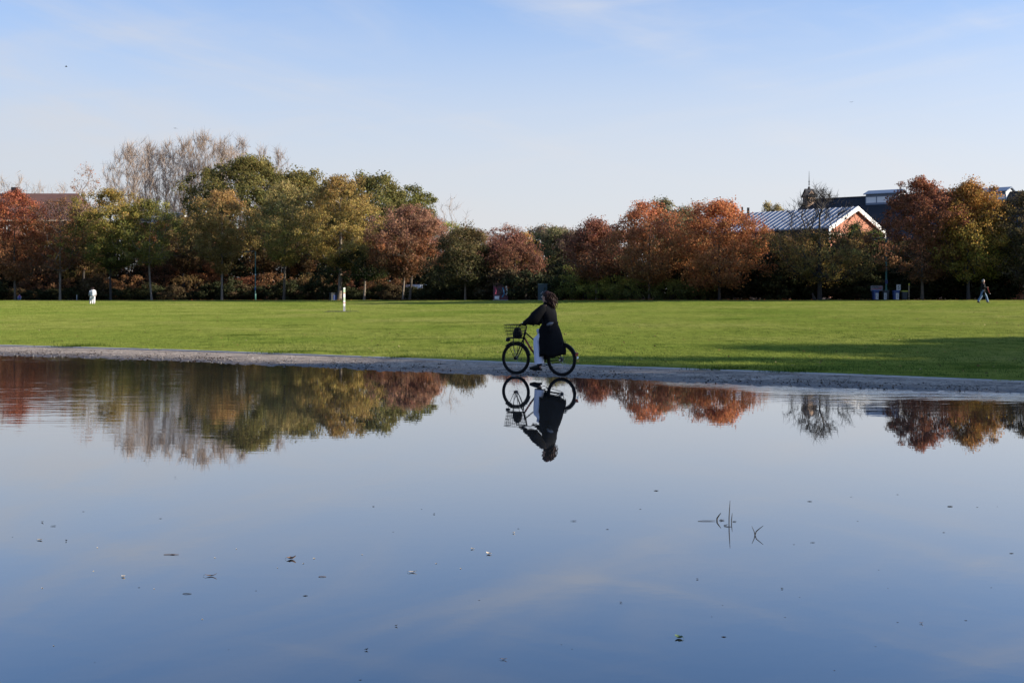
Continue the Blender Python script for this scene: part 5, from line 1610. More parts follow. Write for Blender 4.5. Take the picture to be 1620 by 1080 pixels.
def cyclist():
    root = thing('person', 'cyclist in a long black coat and white trousers riding left past the water', 'person', ORI, BIKE_YAW)
    N, E = {}, []
    N['pelvis'] = (.235, 0, 1.03, .135, .12)
    N['waist'] = (.265, 0, 1.17, .115, .10)
    N['chest'] = (.315, 0, 1.33, .135, .105)
    N['collar'] = (.345, 0, 1.45, .085, .075)
    N['neck'] = (.355, 0, 1.52, .05)
    E += [('pelvis', 'waist'), ('waist', 'chest'), ('chest', 'collar'), ('collar', 'neck')]
    HC = (.378, 0, 1.645)
    head_nodes(N, E, 'neck', HC, .05)
    for s, t in ((1, 'l'), (-1, 'r')):
        N[t + 'shoulder'] = (.335, s * .165, 1.435, .06)
        N[t + 'elbow'] = (.545, s * .265, 1.235, .043)
        N[t + 'wrist'] = (.735, s * .285, 1.098, .030)
        E += [('collar', t + 'shoulder'), (t + 'shoulder', t + 'elbow'), (t + 'elbow', t + 'wrist')]
        hand_nodes(N, E, t + 'h_', (.735, s * .285, 1.098), (.92, 0, -.14), (0, -s, .3), (.1, -s * .2, -1), t + 'wrist')
        N[t + 'hip'] = (.25, s * .095, .985, .095)
        if s > 0:
            N[t + 'knee'] = (.515, s * .125, .735, .062)
            N[t + 'ankle'] = (.455, s * .135, .245, .038)
            N[t + 'heel'] = (.44, s * .135, .185, .034)
            N[t + 'ball'] = (.575, s * .145, .172, .034)
            N[t + 'toe'] = (.645, s * .145, .168, .024)
        else:
            N[t + 'knee'] = (.60, s * .125, .90, .062)
            N[t + 'ankle'] = (.335, s * .135, .525, .038)
            N[t + 'heel'] = (.29, s * .135, .475, .034)
            N[t + 'ball'] = (.41, s * .145, .44, .034)
            N[t + 'toe'] = (.47, s * .145, .435, .024)
        E += [('pelvis', t + 'hip'), (t + 'hip', t + 'knee'), (t + 'knee', t + 'ankle'), (t + 'ankle', t + 'heel'), (t + 'heel', t + 'ball'), (t + 'ball', t + 'toe')]
    b = skin_body('body', N, E, root, M['skin'], 2)
    bake(b)
    b.data.materials.append(M['jacket_dark'])          # shadow on the hands put into their colour
    for p in b.data.polygons:
        if p.center.x > .715 and p.center.z > 1.0: p.material_index = 1
    face_parts(root, HC, .05, 'skin')
    # trousers, wide at the hem
    for t, s in (('l', 1), ('r', -1)):
        h, k, a = (Vector(N[t + q][:3]) for q in ('hip', 'knee', 'ankle'))
        hem = a + (a - k).normalized() * -.01
        MB().tube([h, h.lerp(k, .5), k + Vector((.004, 0, .012)), k.lerp(hem, .2) + Vector((.004, 0, 0)), k.lerp(hem, .55), hem], [.098, .088, .084, .088, .095, .103], 18, cap=False).build('trouser_leg', M['trouser_white'], root, smooth=True)
        # ankle boot
        an, he, ba, to = (Vector(N[t + q][:3]) for q in ('ankle', 'heel', 'ball', 'toe'))
        fw = (to - he).normalized()
        sh = MB()
        sh.tube([an + Vector((0, 0, .05)), an, he + fw * .03 + Vector((0, 0, .01)), ba, to + fw * .035], [.052, .054, .056, .046, .022], 14, flat=.8, up=(0, 0, 1))
        so = sh.build('boot', M['shoe_black'], root, smooth=True)
        MB().box(he + fw * -.005 + Vector((0, 0, -.05)), (.06, .06, .045)).build('heel', M['shoe_black'], so)
        MB().tube([he + fw * .0 - Vector((0, 0, .035)), ba - Vector((0, 0, .034)), to + fw * .03 - Vector((0, 0, .018))], [.03, .034, .022], 10, flat=1.3, up=(0, 0, 1)).build('sole', M['rubber'], so)
    # long coat: bodice, flared skirt over saddle and rear wheel, wide sleeves, collar
    ct = MB()
    def hem(t):      # hem hangs lowest in front, a second lobe behind
        return .055 * (1 - math.cos(t)) * .9 + .022 * math.sin(5 * t + 1) + .03 * math.sin(2 * t)
    R_ = [ell_ring(.352, 0, 1.535, .066, .066, 32), ell_ring(.352, 0, 1.50, .078, .085, 32), ell_ring(.340, 0, 1.465, .105, .165, 32, .012, 5), ell_ring(.325, 0, 1.41, .128, .205, 32, .015, 5),
          ell_ring(.305, 0, 1.30, .150, .205, 32, .02, 5, .5), ell_ring(.285, 0, 1.20, .150, .190, 32, .025, 6, 1), ell_ring(.270, 0, 1.12, .148, .178, 32, .02, 6, 1),
          ell_ring(.285, 0, 1.05, .195, .195, 32, .03, 6, 1.5), ell_ring(.290, 0, .98, .232, .212, 32, .04, 6, 1.5), ell_ring(.275, 0, .86, .262, .225, 32, .05, 6, 1.7),
          ell_ring(.252, 0, .72, .285, .235, 32, .06, 6, 1.9), ell_ring(.225, 0, .57, .305, .242, 32, .07, 6, 2.1), ell_ring(.222, 0, .46, .305, .242, 32, .08, 6, 2.3, lambda t: hem(t) * .5),
          ell_ring(.225, 0, .365, .300, .240, 32, .08, 6, 2.4, hem), ell_ring(.225, 0, .372, .285, .226, 32, .08, 6, 2.4, hem), ell_ring(.230, 0, .50, .28, .225, 32, .06, 6, 2.2)]
    ct.ring_loft(R_, cap=False)
    for s in (1, -1):
        sh_, el, wr = Vector((.330, s * .155, 1.425)), Vector((.535, s * .275, 1.215)), Vector((.735, s * .286, 1.105))
        ct.tube([sh_ + Vector((-.03, -s * .02, .0)), sh_, sh_.lerp(el, .35) + Vector((0, 0, -.01)), sh_.lerp(el, .75) + Vector((0, 0, -.025)), el + Vector((-.01, 0, -.035)), el.lerp(wr, .35) + Vector((0, 0, -.025)), el.lerp(wr, .7) + Vector((0, 0, -.004)), wr],
                [.07, .092, .108, .122, .118, .09, .06, .048], 18, cap=True)
    c_ = ct.build('coat', M['coat_black'], root, smooth=True)
    MB().tube([(.31, 0.10, 1.50), (.345, .088, 1.535), (.41, .03, 1.50), (.44, .0, 1.44)], [.02, .026, .024, .012], 8).build('collar', M['coat_black'], c_, smooth=True)
    MB().tube([(.31, -0.10, 1.50), (.345, -.088, 1.535), (.41, -.03, 1.50), (.44, .0, 1.44)], [.02, .026, .024, .012], 8).build('collar', M['coat_black'], c_, smooth=True)
    bl = MB().ring_loft([ell_ring(.271, 0, 1.135, .152, .183, 32, .018, 6, 1), ell_ring(.270, 0, 1.135, .160, .191, 32, .018, 6, 1), ell_ring(.270, 0, 1.095, .164, .194, 32, .018, 6, 1), ell_ring(.270, 0, 1.095, .156, .186, 32, .018, 6, 1)], cap=False).build('belt', M['coat_black'], c_, smooth=True)
    # pale grey gathered cloth at the hip: a knot and two short ends
    kn = MB().ring_loft([ell_ring(.20 - .06 * q, .180 + .02 * math.sin(PI * q), 1.055 + .075 * q, .045 + .02 * math.sin(PI * q), .03, 14, .10, 4, q * 3) for q in (0, .2, .4, .6, .8, 1)]).build('belt_knot', M['belt_grey'], c_, smooth=True)
    MB().tube([(.17, .200, 1.09), (.15, .225, 1.0), (.14, .24, .90)], [.018, .016, .014], 8, flat=.5).build('belt_end', M['coat_black'], c_, smooth=True)
    MB().box((.19, .213, .93), (.16, .012, .025), Matrix.Rotation(.5, 3, 'Y')).build('pocket_flap', M['coat_black'], c_)
    # curly brown hair, tied back and spilling over the collar
    hr = MB()
    c = Vector(HC)
    hr.ring_loft([ell_ring(c.x + dx, 0, c.z + dz, a, b2, 20, .04, 7, dz * 40) for dz, a, b2, dx in
                  ((-.085, .045, .060, -.075), (-.04, .068, .082, -.062), (.0, .082, .088, -.048), (.035, .090, .089, -.034), (.065, .096, .086, -.020), (.095, .082, .076, -.018), (.12, .056, .056, -.02), (.136, .022, .022, -.02))])
    hp = hr.build('hair', M['hair_dark'], root, smooth=True)
    cr = MB(); rr = random.Random(7)
    for k in range(260):
        z_ = rr.uniform(-.05, .12); a_ = rr.uniform(1.5, 2 * PI - 1.5)
        st = c + Vector((-.035 + .085 * math.cos(a_), .085 * math.sin(a_), z_))
        if k > 80: st = c + Vector((-.135 + max(-.06, min(.06, rr.gauss(0, .032))), max(-.07, min(.07, rr.gauss(0, .04))), rr.uniform(-.07, .085)))
        L_ = rr.uniform(.07, .15) if k > 80 else rr.uniform(.05, .09)
        d = Vector((rr.uniform(-.6, .1), rr.uniform(-.3, .3), -1 if k > 80 else rr.uniform(-1, .3))).normalized()
        ph = rr.uniform(0, 6); am = rr.uniform(.008, .018)
        pts = []
        for j in range(8):
            q = j / 7
            pts.append(st + d * L_ * q + Vector((am * math.cos(ph + q * 9) - .03 * q * (1 - q), am * math.sin(ph + q * 9), -.06 * q * q)))
        cr.tube(pts, [.009, .010, .010, .009, .008, .007, .005, .003], 5)
    cr.build('curls', M['hair_dark'], hp, smooth=True)
    return root


cyclist()
# ------------------------------------------------------------------ walkers far off on the lawn
def walker(label, px, D, H, yaw, top, legs, hair, stride=.32, top_len=.0, shoe='shoe_black', seed=0, hold=None, bag_m=None, arms=(.25, -.25), bend=0.0, long_top=False):
    b = on_ground(px, D)
    k = H / 1.75
    root = thing('person', label, 'person', b, yaw)
    root.scale = (k, k, k)
    N, E = {}, []
    N['pelvis'] = (0, 0, .95, .13, .11); N['waist'] = (0, 0, 1.08, .12, .095); N['chest'] = (.02, 0, 1.28, .145, .105); N['collar'] = (.02, 0, 1.43, .08, .07); N['neck'] = (.03, 0, 1.50, .05)
    E += [('pelvis', 'waist'), ('waist', 'chest'), ('chest', 'collar'), ('collar', 'neck')]
    HC = (.05, 0, 1.62)
    head_nodes(N, E, 'neck', HC, 0)
    for s, t in ((1, 'l'), (-1, 'r')):
        sw = arms[0] if s > 0 else arms[1]
        N[t + 'shoulder'] = (.02, s * .175, 1.41, .058)
        if hold and s < 0 or hold == 'both':
            N[t + 'elbow'] = (.02, s * .24, 1.15, .042); N[t + 'wrist'] = (.24, s * .17, 1.16, .03); dv = (1, 0, .1)
        else:
            N[t + 'elbow'] = (.02 + sw * .4, s * .22, 1.15, .042); N[t + 'wrist'] = (.06 + sw * .95, s * .225, .93, .03); dv = (sw * .6 + .1, 0, -1)
        E += [('collar', t + 'shoulder'), (t + 'shoulder', t + 'elbow'), (t + 'elbow', t + 'wrist')]
        hand_nodes(N, E, t + 'h_', N[t + 'wrist'][:3], dv, (1, 0, .2) if dv[2] < -.5 else (0, -s, .2), (0, -s, 0) if dv[2] < -.5 else (0, -s * .3, -1), t + 'wrist')
        f = stride * (1 if s > 0 else -1)
        N[t + 'hip'] = (0, s * .09, .90, .09)
        N[t + 'knee'] = (f * .55 + .05, s * .095, .50, .058)
        N[t + 'ankle'] = (f, s * .09, .095 if f > 0 else .14, .036)
        N[t + 'heel'] = (f - .035, s * .09, .04 if f > 0 else .095, .03)
        N[t + 'ball'] = (f + .10, s * .095, .035, .03); N[t + 'toe'] = (f + .16, s * .095, .032, .022)
        E += [('pelvis', t + 'hip'), (t + 'hip', t + 'knee'), (t + 'knee', t + 'ankle'), (t + 'ankle', t + 'heel'), (t + 'heel', t + 'ball'), (t + 'ball', t + 'toe')]
    bake(skin_body('body', N, E, root, M['skin'], 1))
    face_parts(root, HC, 0, 'skin')
    for t in 'lr':
        h, kn, a = (Vector(N[t + q][:3]) for q in ('hip', 'knee', 'ankle'))
        MB().tube([h + Vector((0, 0, .06)), h.lerp(kn, .5), kn, kn.lerp(a, .5), a.lerp(kn, .06)], [.115, .10, .085, .085, .085], 14, cap=False).build('trouser_leg', M[legs], root, smooth=True)
        he, ba, to = (Vector(N[t + q][:3]) for q in ('heel', 'ball', 'toe'))
        MB().tube([he - Vector((.03, 0, -.01)), he + Vector((.04, 0, .025)), ba + Vector((0, 0, .012)), to + Vector((.03, 0, 0))], [.03, .05, .045, .02], 10).build('shoe', M[shoe], root, smooth=True)
    j = MB()
    lo = .62 if long_top else .86
    j.ring_loft([ell_ring(.02, 0, 1.51, .065, .065, 20), ell_ring(.02, 0, 1.46, .10, .16, 20), ell_ring(.02, 0, 1.40, .13, .205, 20), ell_ring(.02, 0, 1.25, .155, .20, 20, .02, 5), ell_ring(.01, 0, 1.08, .15, .185, 20, .03, 5),
                 ell_ring(.0, 0, .93, .165, .20, 20, .04, 5), ell_ring(.0, 0, lo, .18, .215, 20, .05, 5), ell_ring(.0, 0, lo + .01, .165, .20, 20, .05, 5)], cap=False)
    for s, t in ((1, 'l'), (-1, 'r')):
        sh_, el, wr = (Vector(N[t + q][:3]) for q in ('shoulder', 'elbow', 'wrist'))
        j.tube([sh_, sh_.lerp(el, .5), el, el.lerp(wr, .6), wr], [.078, .072, .064, .054, .046], 12)
    j.build('jacket', M[top], root, smooth=True)
    c = Vector(HC)
    MB().ring_loft([ell_ring(c.x - .022 + dx, 0, c.z + dz, a, b2, 16, .03, 5, dz * 30) for dz, a, b2, dx in
                    ((-.09, .05, .06, -.045), (-.03, .085, .085, -.02), (.03, .098, .088, -.006), (.08, .09, .08, .0), (.115, .06, .058, .0), (.132, .02, .02, .0))]).build('hair', M[hair], root, smooth=True)
    return root, N, k


wk, _, _ = walker('walker in bright white clothes, the right one of two side by side', 147.6, 127, 1.80, PI * .62, 'white_cloth', 'white_cloth', 'hair_dark', .26, shoe='white_paint')
wk, _, _ = walker('walker in pale grey top and white trousers, partly behind the other one', 145.4, 128.5, 1.76, PI * .7, 'grey_cloth', 'white_cloth', 'hair_dark', .30, shoe='white_paint')
wk, NW, kw = walker('walker in a dark coat and blue jeans striding right with a red strap', 1555, ground_D(1555, 479.8), 1.74, -.15, 'jacket_dark', 'denim', 'hair_grey', .36, hold='both', long_top=True)
wr = Vector(NW['rwrist'][:3])
ls = thing('dog_lead', 'red strap hanging from the hands of the walker in the dark coat', 'strap', wk.location, -.15)
MB().tube([(.30 * kw, -.05, 1.20 * kw), (.33 * kw, -.05, 1.02 * kw), (.40 * kw, -.06, .84 * kw), (.47 * kw, -.06, .72 * kw)], [.05, .055, .035, .03], 8, flat=.45).build('strap', M['red_cloth'], ls, smooth=True)
MB().tube([(.47 * kw, -.06, .72 * kw), (.50 * kw, -.06, .66 * kw)], .03, 6).build('clip', M['steel'], ls)


def seated_far():
    b = on_ground(31, edge_D(31) - .4)
    root = thing('person', 'person in a purple top sitting low under the red-topped maple', 'person', b, -PI / 2 + .3)
    N, E = {}, []
    N['pelvis'] = (0, 0, .14, .14, .12); N['waist'] = (-.03, 0, .30, .12, .1); N['chest'] = (-.02, 0, .48, .14, .11); N['collar'] = (0, 0, .62, .08, .07); N['neck'] = (.02, 0, .69, .05)
    E += [('pelvis', 'waist'), ('waist', 'chest'), ('chest', 'collar'), ('collar', 'neck')]
    head_nodes(N, E, 'neck', (.04, 0, .81), 0)
    for s, t in ((1, 'l'), (-1, 'r')):
        N[t + 'sh'] = (0, s * .17, .60, .055); N[t + 'el'] = (.12, s * .24, .40, .042); N[t + 'wr'] = (.32, s * .16, .36, .03)
        E += [('collar', t + 'sh'), (t + 'sh', t + 'el'), (t + 'el', t + 'wr')]
        hand_nodes(N, E, t + 'h_', N[t + 'wr'][:3], (1, 0, -.2), (0, -s, .2), (0, 0, -1), t + 'wr')
        N[t + 'hip'] = (.05, s * .1, .13, .09); N[t + 'kn'] = (.42, s * .16, .40, .06); N[t + 'an'] = (.62, s * .13, .07, .04); N[t + 'to'] = (.76, s * .14, .04, .03)
        E += [('pelvis', t + 'hip'), (t + 'hip', t + 'kn'), (t + 'kn', t + 'an'), (t + 'an', t + 'to')]
    bake(skin_body('body', N, E, root, M['skin'], 1))
    face_parts(root, (.04, 0, .81), 0, 'skin')
    MB().ring_loft([ell_ring(.0, 0, .70, .065, .065, 16), ell_ring(0, 0, .62, .12, .19, 16), ell_ring(-.02, 0, .48, .155, .2, 16), ell_ring(-.03, 0, .28, .15, .18, 16), ell_ring(0, 0, .08, .18, .2, 16)], cap=False).build('jumper', mat('purple_knit', (.12, .06, .22), .9), root, smooth=True)
    for t in 'lr':
        MB().tube([N[t + 'hip'][:3], N[t + 'kn'][:3], N[t + 'an'][:3]], [.11, .085, .065], 12).build('trouser_leg', M['denim'], root, smooth=True)
    MB().ball((.02, 0, .85), (.10, .09, .10), 14, 10).build('hair', M['hair_dark'], root, smooth=True)


seated_far()


def sitting_dog():
    b = on_ground(1287.5, ground_D(1287.5, 475.8))
    root = thing('dog', 'dark dog sitting on the lawn near the half-bare tree', 'dog', b, PI + .5)
    root.scale = (.95,) * 3
    N, E = {}, []
    N['rump'] = (-.16, 0, .14, .115); N['belly'] = (-.06, 0, .27, .105); N['chest'] = (.06, 0, .40, .105, .09); N['neck'] = (.11, 0, .52, .062); N['head'] = (.15, 0, .61, .062, .056); N['muzzle'] = (.235, 0, .59, .034); N['nose'] = (.275, 0, .588, .022)
    N['tail'] = (-.28, .02, .06, .024); N['tailtip'] = (-.42, .05, .05, .012)
    E += [('rump', 'belly'), ('belly', 'chest'), ('chest', 'neck'), ('neck', 'head'), ('head', 'muzzle'), ('muzzle', 'nose'), ('rump', 'tail'), ('tail', 'tailtip')]
    for s, t in ((1, 'l'), (-1, 'r')):
        N[t + 'el'] = (.07, s * .06, .30, .042); N[t + 'wr'] = (.10, s * .06, .13, .026); N[t + 'paw'] = (.12, s * .06, .025, .028)
        E += [('chest', t + 'el'), (t + 'el', t + 'wr'), (t + 'wr', t + 'paw')]
        N[t + 'knee'] = (-.0, s * .10, .19, .055); N[t + 'hock'] = (-.14, s * .11, .045, .026); N[t + 'hpaw'] = (-.0, s * .11, .025, .027)
        E += [('rump', t + 'knee'), (t + 'knee', t + 'hock'), (t + 'hock', t + 'hpaw')]
        N[t + 'ear'] = (.12, s * .045, .68, .022); N[t + 'eartip'] = (.13, s * .05, .73, .009)
        E += [('head', t + 'ear'), (t + 'ear', t + 'eartip')]
    bake(skin_body('body', N, E, root, mat('brown_black_fur', (.035, .025, .018), .8), 1, root='rump'))
    MB().torus((.115, 0, .53), .06, .012, 'Z', 18, 6).build('collar', M['red_cloth'], root)


sitting_dog()


def bird(px, py, D, label, yaw, flap):
    c = P(px, py, D)
    root = thing('bird', label, 'bird', c, yaw)
    MB().tube([(-.16, 0, 0), (-.08, 0, .01), (.05, 0, .01), (.13, 0, .02), (.18, 0, .015)], [.012, .045, .055, .035, .006], 10).build('body', M['ink'], root, smooth=True)
    for s in (-1, 1):
        MB().prism([(.06, s * .03, .02), (-.06, s * .03, .02), (-.10, s * .30, .02 + flap), (-.14, s * .52, .02 + flap * .8), (.0, s * .36, .03 + flap)], (0, 0, .012)).build('wing', M['ink'], root)
    MB().prism([(-.14, -.02, 0), (-.14, .02, 0), (-.26, .05, 0), (-.26, -.05, 0)], (0, 0, .01)).build('tail', M['ink'], root)


bird(105, 106, 190, 'dark bird flying high in the upper left of the sky', .4, .12)
bird(277, 203, 210, 'dark bird flying just above the tall bare poplars', 2.6, -.06)
bird(1347, 162, 320, 'tiny bird in the clear sky above the turret', 1.2, .1)

# ------------------------------------------------------------------ things floating on the water
def on_water(px, py):
    d = F * EYE / (py - HOR)
    return Vector(((px - CX) / F * d, d, 0.0))


M['leaf_dark'] = mat('dead_leaf_dark', (.022, .017, .012), .7)
M['leaf_brown'] = mat('dead_leaf_brown', (.14, .085, .05), .7)
M['leaf_pale'] = mat('pale_dry_leaf', (.50, .42, .30), .7)
M['leaf_green'] = mat('green_leaf', (.05, .09, .03), .6)
M['stem_dark'] = mat('dark_stem', (.03, .027, .022), .8)


def leaf_shape(L, W, curl, seed, tilt=0.0):
    """curled leaf blade with a stalk, lying on the water"""
    rr = random.Random(seed)
    m_ = MB(); n = 7
    top, bot = [], []
    rings = []
    for i in range(n):
        t = i / (n - 1)
        w = W * math.sin(PI * min(max(t, .03), .97)) ** .7 * (1 + .18 * math.sin(t * 13 + seed)) + .0008
        x = L * (t - .5); z = curl * (abs(t - .5) * 2) ** 2 * (1 if t > .5 else .55) + .002
        rings.append([(x, -w, z + w * .5), (x, -w * .5, z + w * .12), (x, 0, z), (x, w * .5, z + w * .12), (x, w, z + w * .5), (x, w * .5, z + w * .12 + .0012), (x, 0, z + .0012), (x, -w * .5, z + w * .12 + .0012)])
    m_.ring_loft(rings)
    m_.tube([(-L * .5, 0, curl * .5 + .002), (-L * .60, W * .15, curl * .35 + .003), (-L * .68, W * .25, .003)], .0009, 5)
    return m_


def float_leaf(px, py, Lpx, mm, label, curl=.3, group=None, seed=0, rot=None, wid=.36):
    p = on_water(px, py)
    s = Lpx / F * p.y
    s *= .72 if mm == 'leaf_dark' else .9
    rr = random.Random(seed + int(px))
    o = leaf_shape(s * .85, s * wid * .8, s * curl * .55, seed + int(px)).build('floating_leaf', M[mm], None, smooth=False, loc=p)
    o.rotation_euler = (0, 0, rr.uniform(-.5, .5) + (PI if rr.random() < .5 else 0) if rot is None else rot)
    return tag(o, label, 'leaf', group)


def float_twig(px, py, Lpx, label, rise=0.0, group=None, rot=0.0, r=.003, mm='stem_dark', fork=False):
    p = on_water(px, py)
    s = Lpx / F * p.y
    m_ = MB().tube([(-s / 2, 0, .002), (-s * .2, s * .02, .004), (s * .2, -s * .02, .003 + rise * s * .3), (s / 2, 0, .002 + rise * s)], [r * .7, r, r, r * .5], 6)
    if fork: m_.tube([(0, 0, .004), (-s * .25, s * .05, .004 + s * .22)], [r * .9, r * .4], 6)
    o = m_.build('floating_twig', M[mm], None, loc=p)
    o.rotation_euler = (0, 0, rot)
    return tag(o, label, 'twig', group)


float_leaf(461, 884, 19, 'leaf_brown', 'curled brown leaf with upturned pale tip, the largest left of centre', .5, seed=1, rot=.1)
float_leaf(334, 911, 24, 'leaf_brown', 'thin brown curled leaf with two raised ends, left of the largest curled one', .35, seed=2, rot=.05, wid=.12)
float_leaf(195, 912, 9, 'leaf_pale', 'small white curled leaf floating alone at the lower left', .5, seed=3)
float_leaf(63, 854, 14, 'leaf_pale', 'pale flat leaf near the left edge of the water', .2, seed=4, wid=.2)
float_leaf(773, 876, 11, 'leaf_pale', 'creamy curled leaf, right one of a close pair', .5, seed=5)
float_leaf(747, 868, 7, 'leaf_pale', 'creamy small leaf, left one of a close pair', .4, seed=6)
float_leaf(653, 905, 17, 'leaf_pale', 'long buff leaf lying flat left of the creamy pair', .3, seed=7, rot=.1, wid=.16)
float_leaf(580, 1028, 8, 'leaf_dark', 'black curled leaf standing up near the bottom edge', .9, seed=8, wid=.5)
float_leaf(627, 990, 6, 'leaf_dark', 'small dark leaf standing on edge with a pale tip', .9, seed=9, wid=.5)
float_leaf(797, 1043, 13, 'leaf_brown', 'reddish twig-like leaf at the bottom centre', .35, seed=10, rot=-.2, wid=.14)
float_leaf(1074, 1009, 18, 'leaf_green', 'greenish curled leaf with white underside at the lower right', .45, seed=11, rot=2.6, wid=.4)
float_leaf(813, 843, 5, 'leaf_pale', 'tiny upright pale fleck above the creamy pair', .9, seed=12, wid=.5)
float_leaf(982, 953, 6, 'leaf_dark', 'small dark leaf right of the bottom centre with a raised tip', .6, seed=13)
float_leaf(1103, 916, 5, 'leaf_dark', 'round black speck left of a slightly larger one', .25, seed=14, wid=.5)
float_leaf(1237, 931, 6, 'leaf_dark', 'black oval leaf below the submerged reed stalks', .3, seed=15, wid=.5)
float_leaf(1458, 986, 6, 'leaf_brown', 'brown curled bit near the right side with a raised hook', .8, seed=16)
float_leaf(1286, 858, 10, 'leaf_dark', 'dark narrow leaf right of the forked stem', .1, seed=17, wid=.15, rot=.1)
float_leaf(908, 824, 13, 'leaf_dark', 'dark narrow leaf in open water below the cyclist', .1, seed=18, wid=.14, rot=.05)
float_leaf(687, 813, 5, 'leaf_dark', 'small black speck left of the cyclist\'s reflection', .4, seed=19, wid=.5)
float_leaf(591, 801, 5, 'leaf_dark', 'dark fleck highest of those left of the centre', .4, seed=20)
float_leaf(85, 832, 12, 'leaf_dark', 'dark thin leaf among specks at the left', .1, seed=21, wid=.15)
float_leaf(67, 826, 6, 'leaf_dark', 'dark upturned speck at the left beside a thin leaf', .8, seed=22)


SP = 'tiny dark speck of dead leaf floating on the calm water'
sp = random.Random(31)
specks_all = [(150, 1047), (250, 1049), (362, 1027), (485, 958), (483, 942), (505, 912), (345, 933), (273, 877), (356, 809), (254, 820), (132, 809), (90, 791), (405, 934), (612, 895), (622, 841), (667, 805), (765, 822), (820, 836),
          (852, 842), (888, 1019), (905, 1026), (840, 913), (758, 949), (735, 937), (1013, 805), (1038, 776), (1038, 810), (961, 837), (1005, 775), (1126, 975), (1143, 957), (1165, 920), (1145, 1007), (1240, 973), (1242, 976), (1265, 944),
          (1300, 900), (1281, 793), (1302, 820), (1357, 824), (1420, 782), (1428, 839), (1493, 842), (1505, 892), (1546, 802), (1578, 801), (1475, 816), (1390, 901), (1450, 960), (1405, 930), (1568, 929), (1550, 1005), (1528, 981),
          (1332, 983), (1385, 1022), (1420, 984), (1515, 1058), (1320, 1060), (700, 1020), (570, 1075), (20, 849), (300, 838), (220, 929), (430, 978), (1600, 875), (1256, 861)]
specks = [q for i, q in enumerate(specks_all) if i % 5 not in (1, 3)]
base = None
for i, (px, py) in enumerate(specks):
    p = on_water(px, py)
    if base is None:
        base = leaf_shape(1.0, .16, .06, 900).build('leaf_speck', M['leaf_dark'])
        o = base
    else:
        o = base.copy(); COL.objects.link(o)
    s = sp.choice((2.5, 3, 3.5, 4, 5, 8)) / F * p.y
    o.location = p; o.scale = (s, s * sp.uniform(.7, 1.6), s); o.rotation_euler = (0, 0, sp.choice((0, PI)) + sp.uniform(-.25, .25))
    tag(o, SP, 'leaf', 'dark specks floating on the water')
wsp = [(85, 1021), (148, 903), (67, 930), (244, 931), (154, 866), (439, 898), (480, 891), (497, 883), (340, 882), (690, 891), (729, 899), (573, 877), (374, 868), (320, 979)]
for px, py in wsp:
    p = on_water(px, py)
    o = base.copy(); o.data = base.data; COL.objects.link(o)
    o.name = 'pale_leaf_speck'
    s = sp.uniform(2.5, 4.5) / F * p.y
    o.location = p; o.scale = (s, s * 2, s * 2.5); o.rotation_euler = (0, 0, sp.uniform(0, 6))
    o.material_slots[0].link = 'OBJECT'; o.material_slots[0].material = M['leaf_pale']
    tag(o, 'tiny pale fleck floating on the dark water', 'leaf', 'pale flecks floating on the water')
float_twig(1503, 801, 8, 'short dark twig floating near the right edge', .05)
float_twig(271, 877, 24, 'long thin pale straw floating above the thin brown curled leaf', .02, r=.002, mm='leaf_brown')
float_twig(296, 939, 14, 'thin dark straw below the thin brown curled leaf', .0, r=.002)
float_twig(510, 912, 12, 'reddish straw right of the largest curled leaf', .0, r=.002, mm='leaf_brown')


def reed(px, py, top_py, label, lean=0.0, r=.004, base_px=None):
    """stem standing in the water, from its foot to the photo row of its tip"""
    p = on_water(px, py)
    h = (py - top_py) / F * p.y; lx = lean / F * p.y
    root = MB().tube([(0, 0, -.15), (lx * .25, 0, h * .3), (lx * .6, 0, h * .65), (lx, 0, h)], [r, r, r * .8, r * .35], 6).build('reed_stalk', M['stem_dark'], None, loc=p)
    return tag(root, label, 'reed')


reed(1153, 829, 791, 'tall upright reed stalk standing in the water', 2, .0042)
reed(1157, 826, 811, 'short reed stalk just right of the tall upright one', 1.5, .0035)
rt = reed(1132.5, 823, 811, 'bent dark stem leaning right, left of the tall reed stalk', 8, .006)
float_twig(1118, 824, 28, 'brown floating stem reaching left from the bent dark one', .02, r=.0022, rot=.06)
float_twig(1142, 823, 8, 'tiny cluster of reed bits between the bent stem and the tall stalk', .1, r=.003, fork=True)
float_twig(1162, 825, 6, 'stubby bit of reed right of the short stalk', .1, r=.0025)
float_twig(1152, 833, 12, 'flat stem lying at the foot of the tall reed stalk', .0, r=.0018)
float_twig(1148, 831, 6, 'dark crumb of reed beside the foot of the tall stalk', .3, r=.003)
p = on_water(1194.5, 846)
fs = MB()
q = p.y / F
fs.tube([(0, 0, -.1), (0, 0, 0), (-1.5 * q, 0, 6 * q), (-5 * q, 0, 14 * q)], [.004, .004, .003, .0015], 6)
fs.tube([(0, 0, 0), (2 * q, 0, 6 * q), (8 * q, 0, 11 * q), (13 * q, 0, 15 * q)], [.004, .004, .003, .0015], 6)
tag(fs.build('forked_stem', M['stem_dark'], None, loc=p), 'forked V-shaped stem standing in the water', 'reed')
_d = F * (EYE - .03) / (601.5 - HOR)
_x = (1192 - CX) / F * _d
o = leaf_shape(.075, .03, .03, 77).build('paper_scrap', M['white_paint'], None, loc=(_x, _d, .035))
tag(o, 'white scrap of paper lying on the shaded path', 'litter')
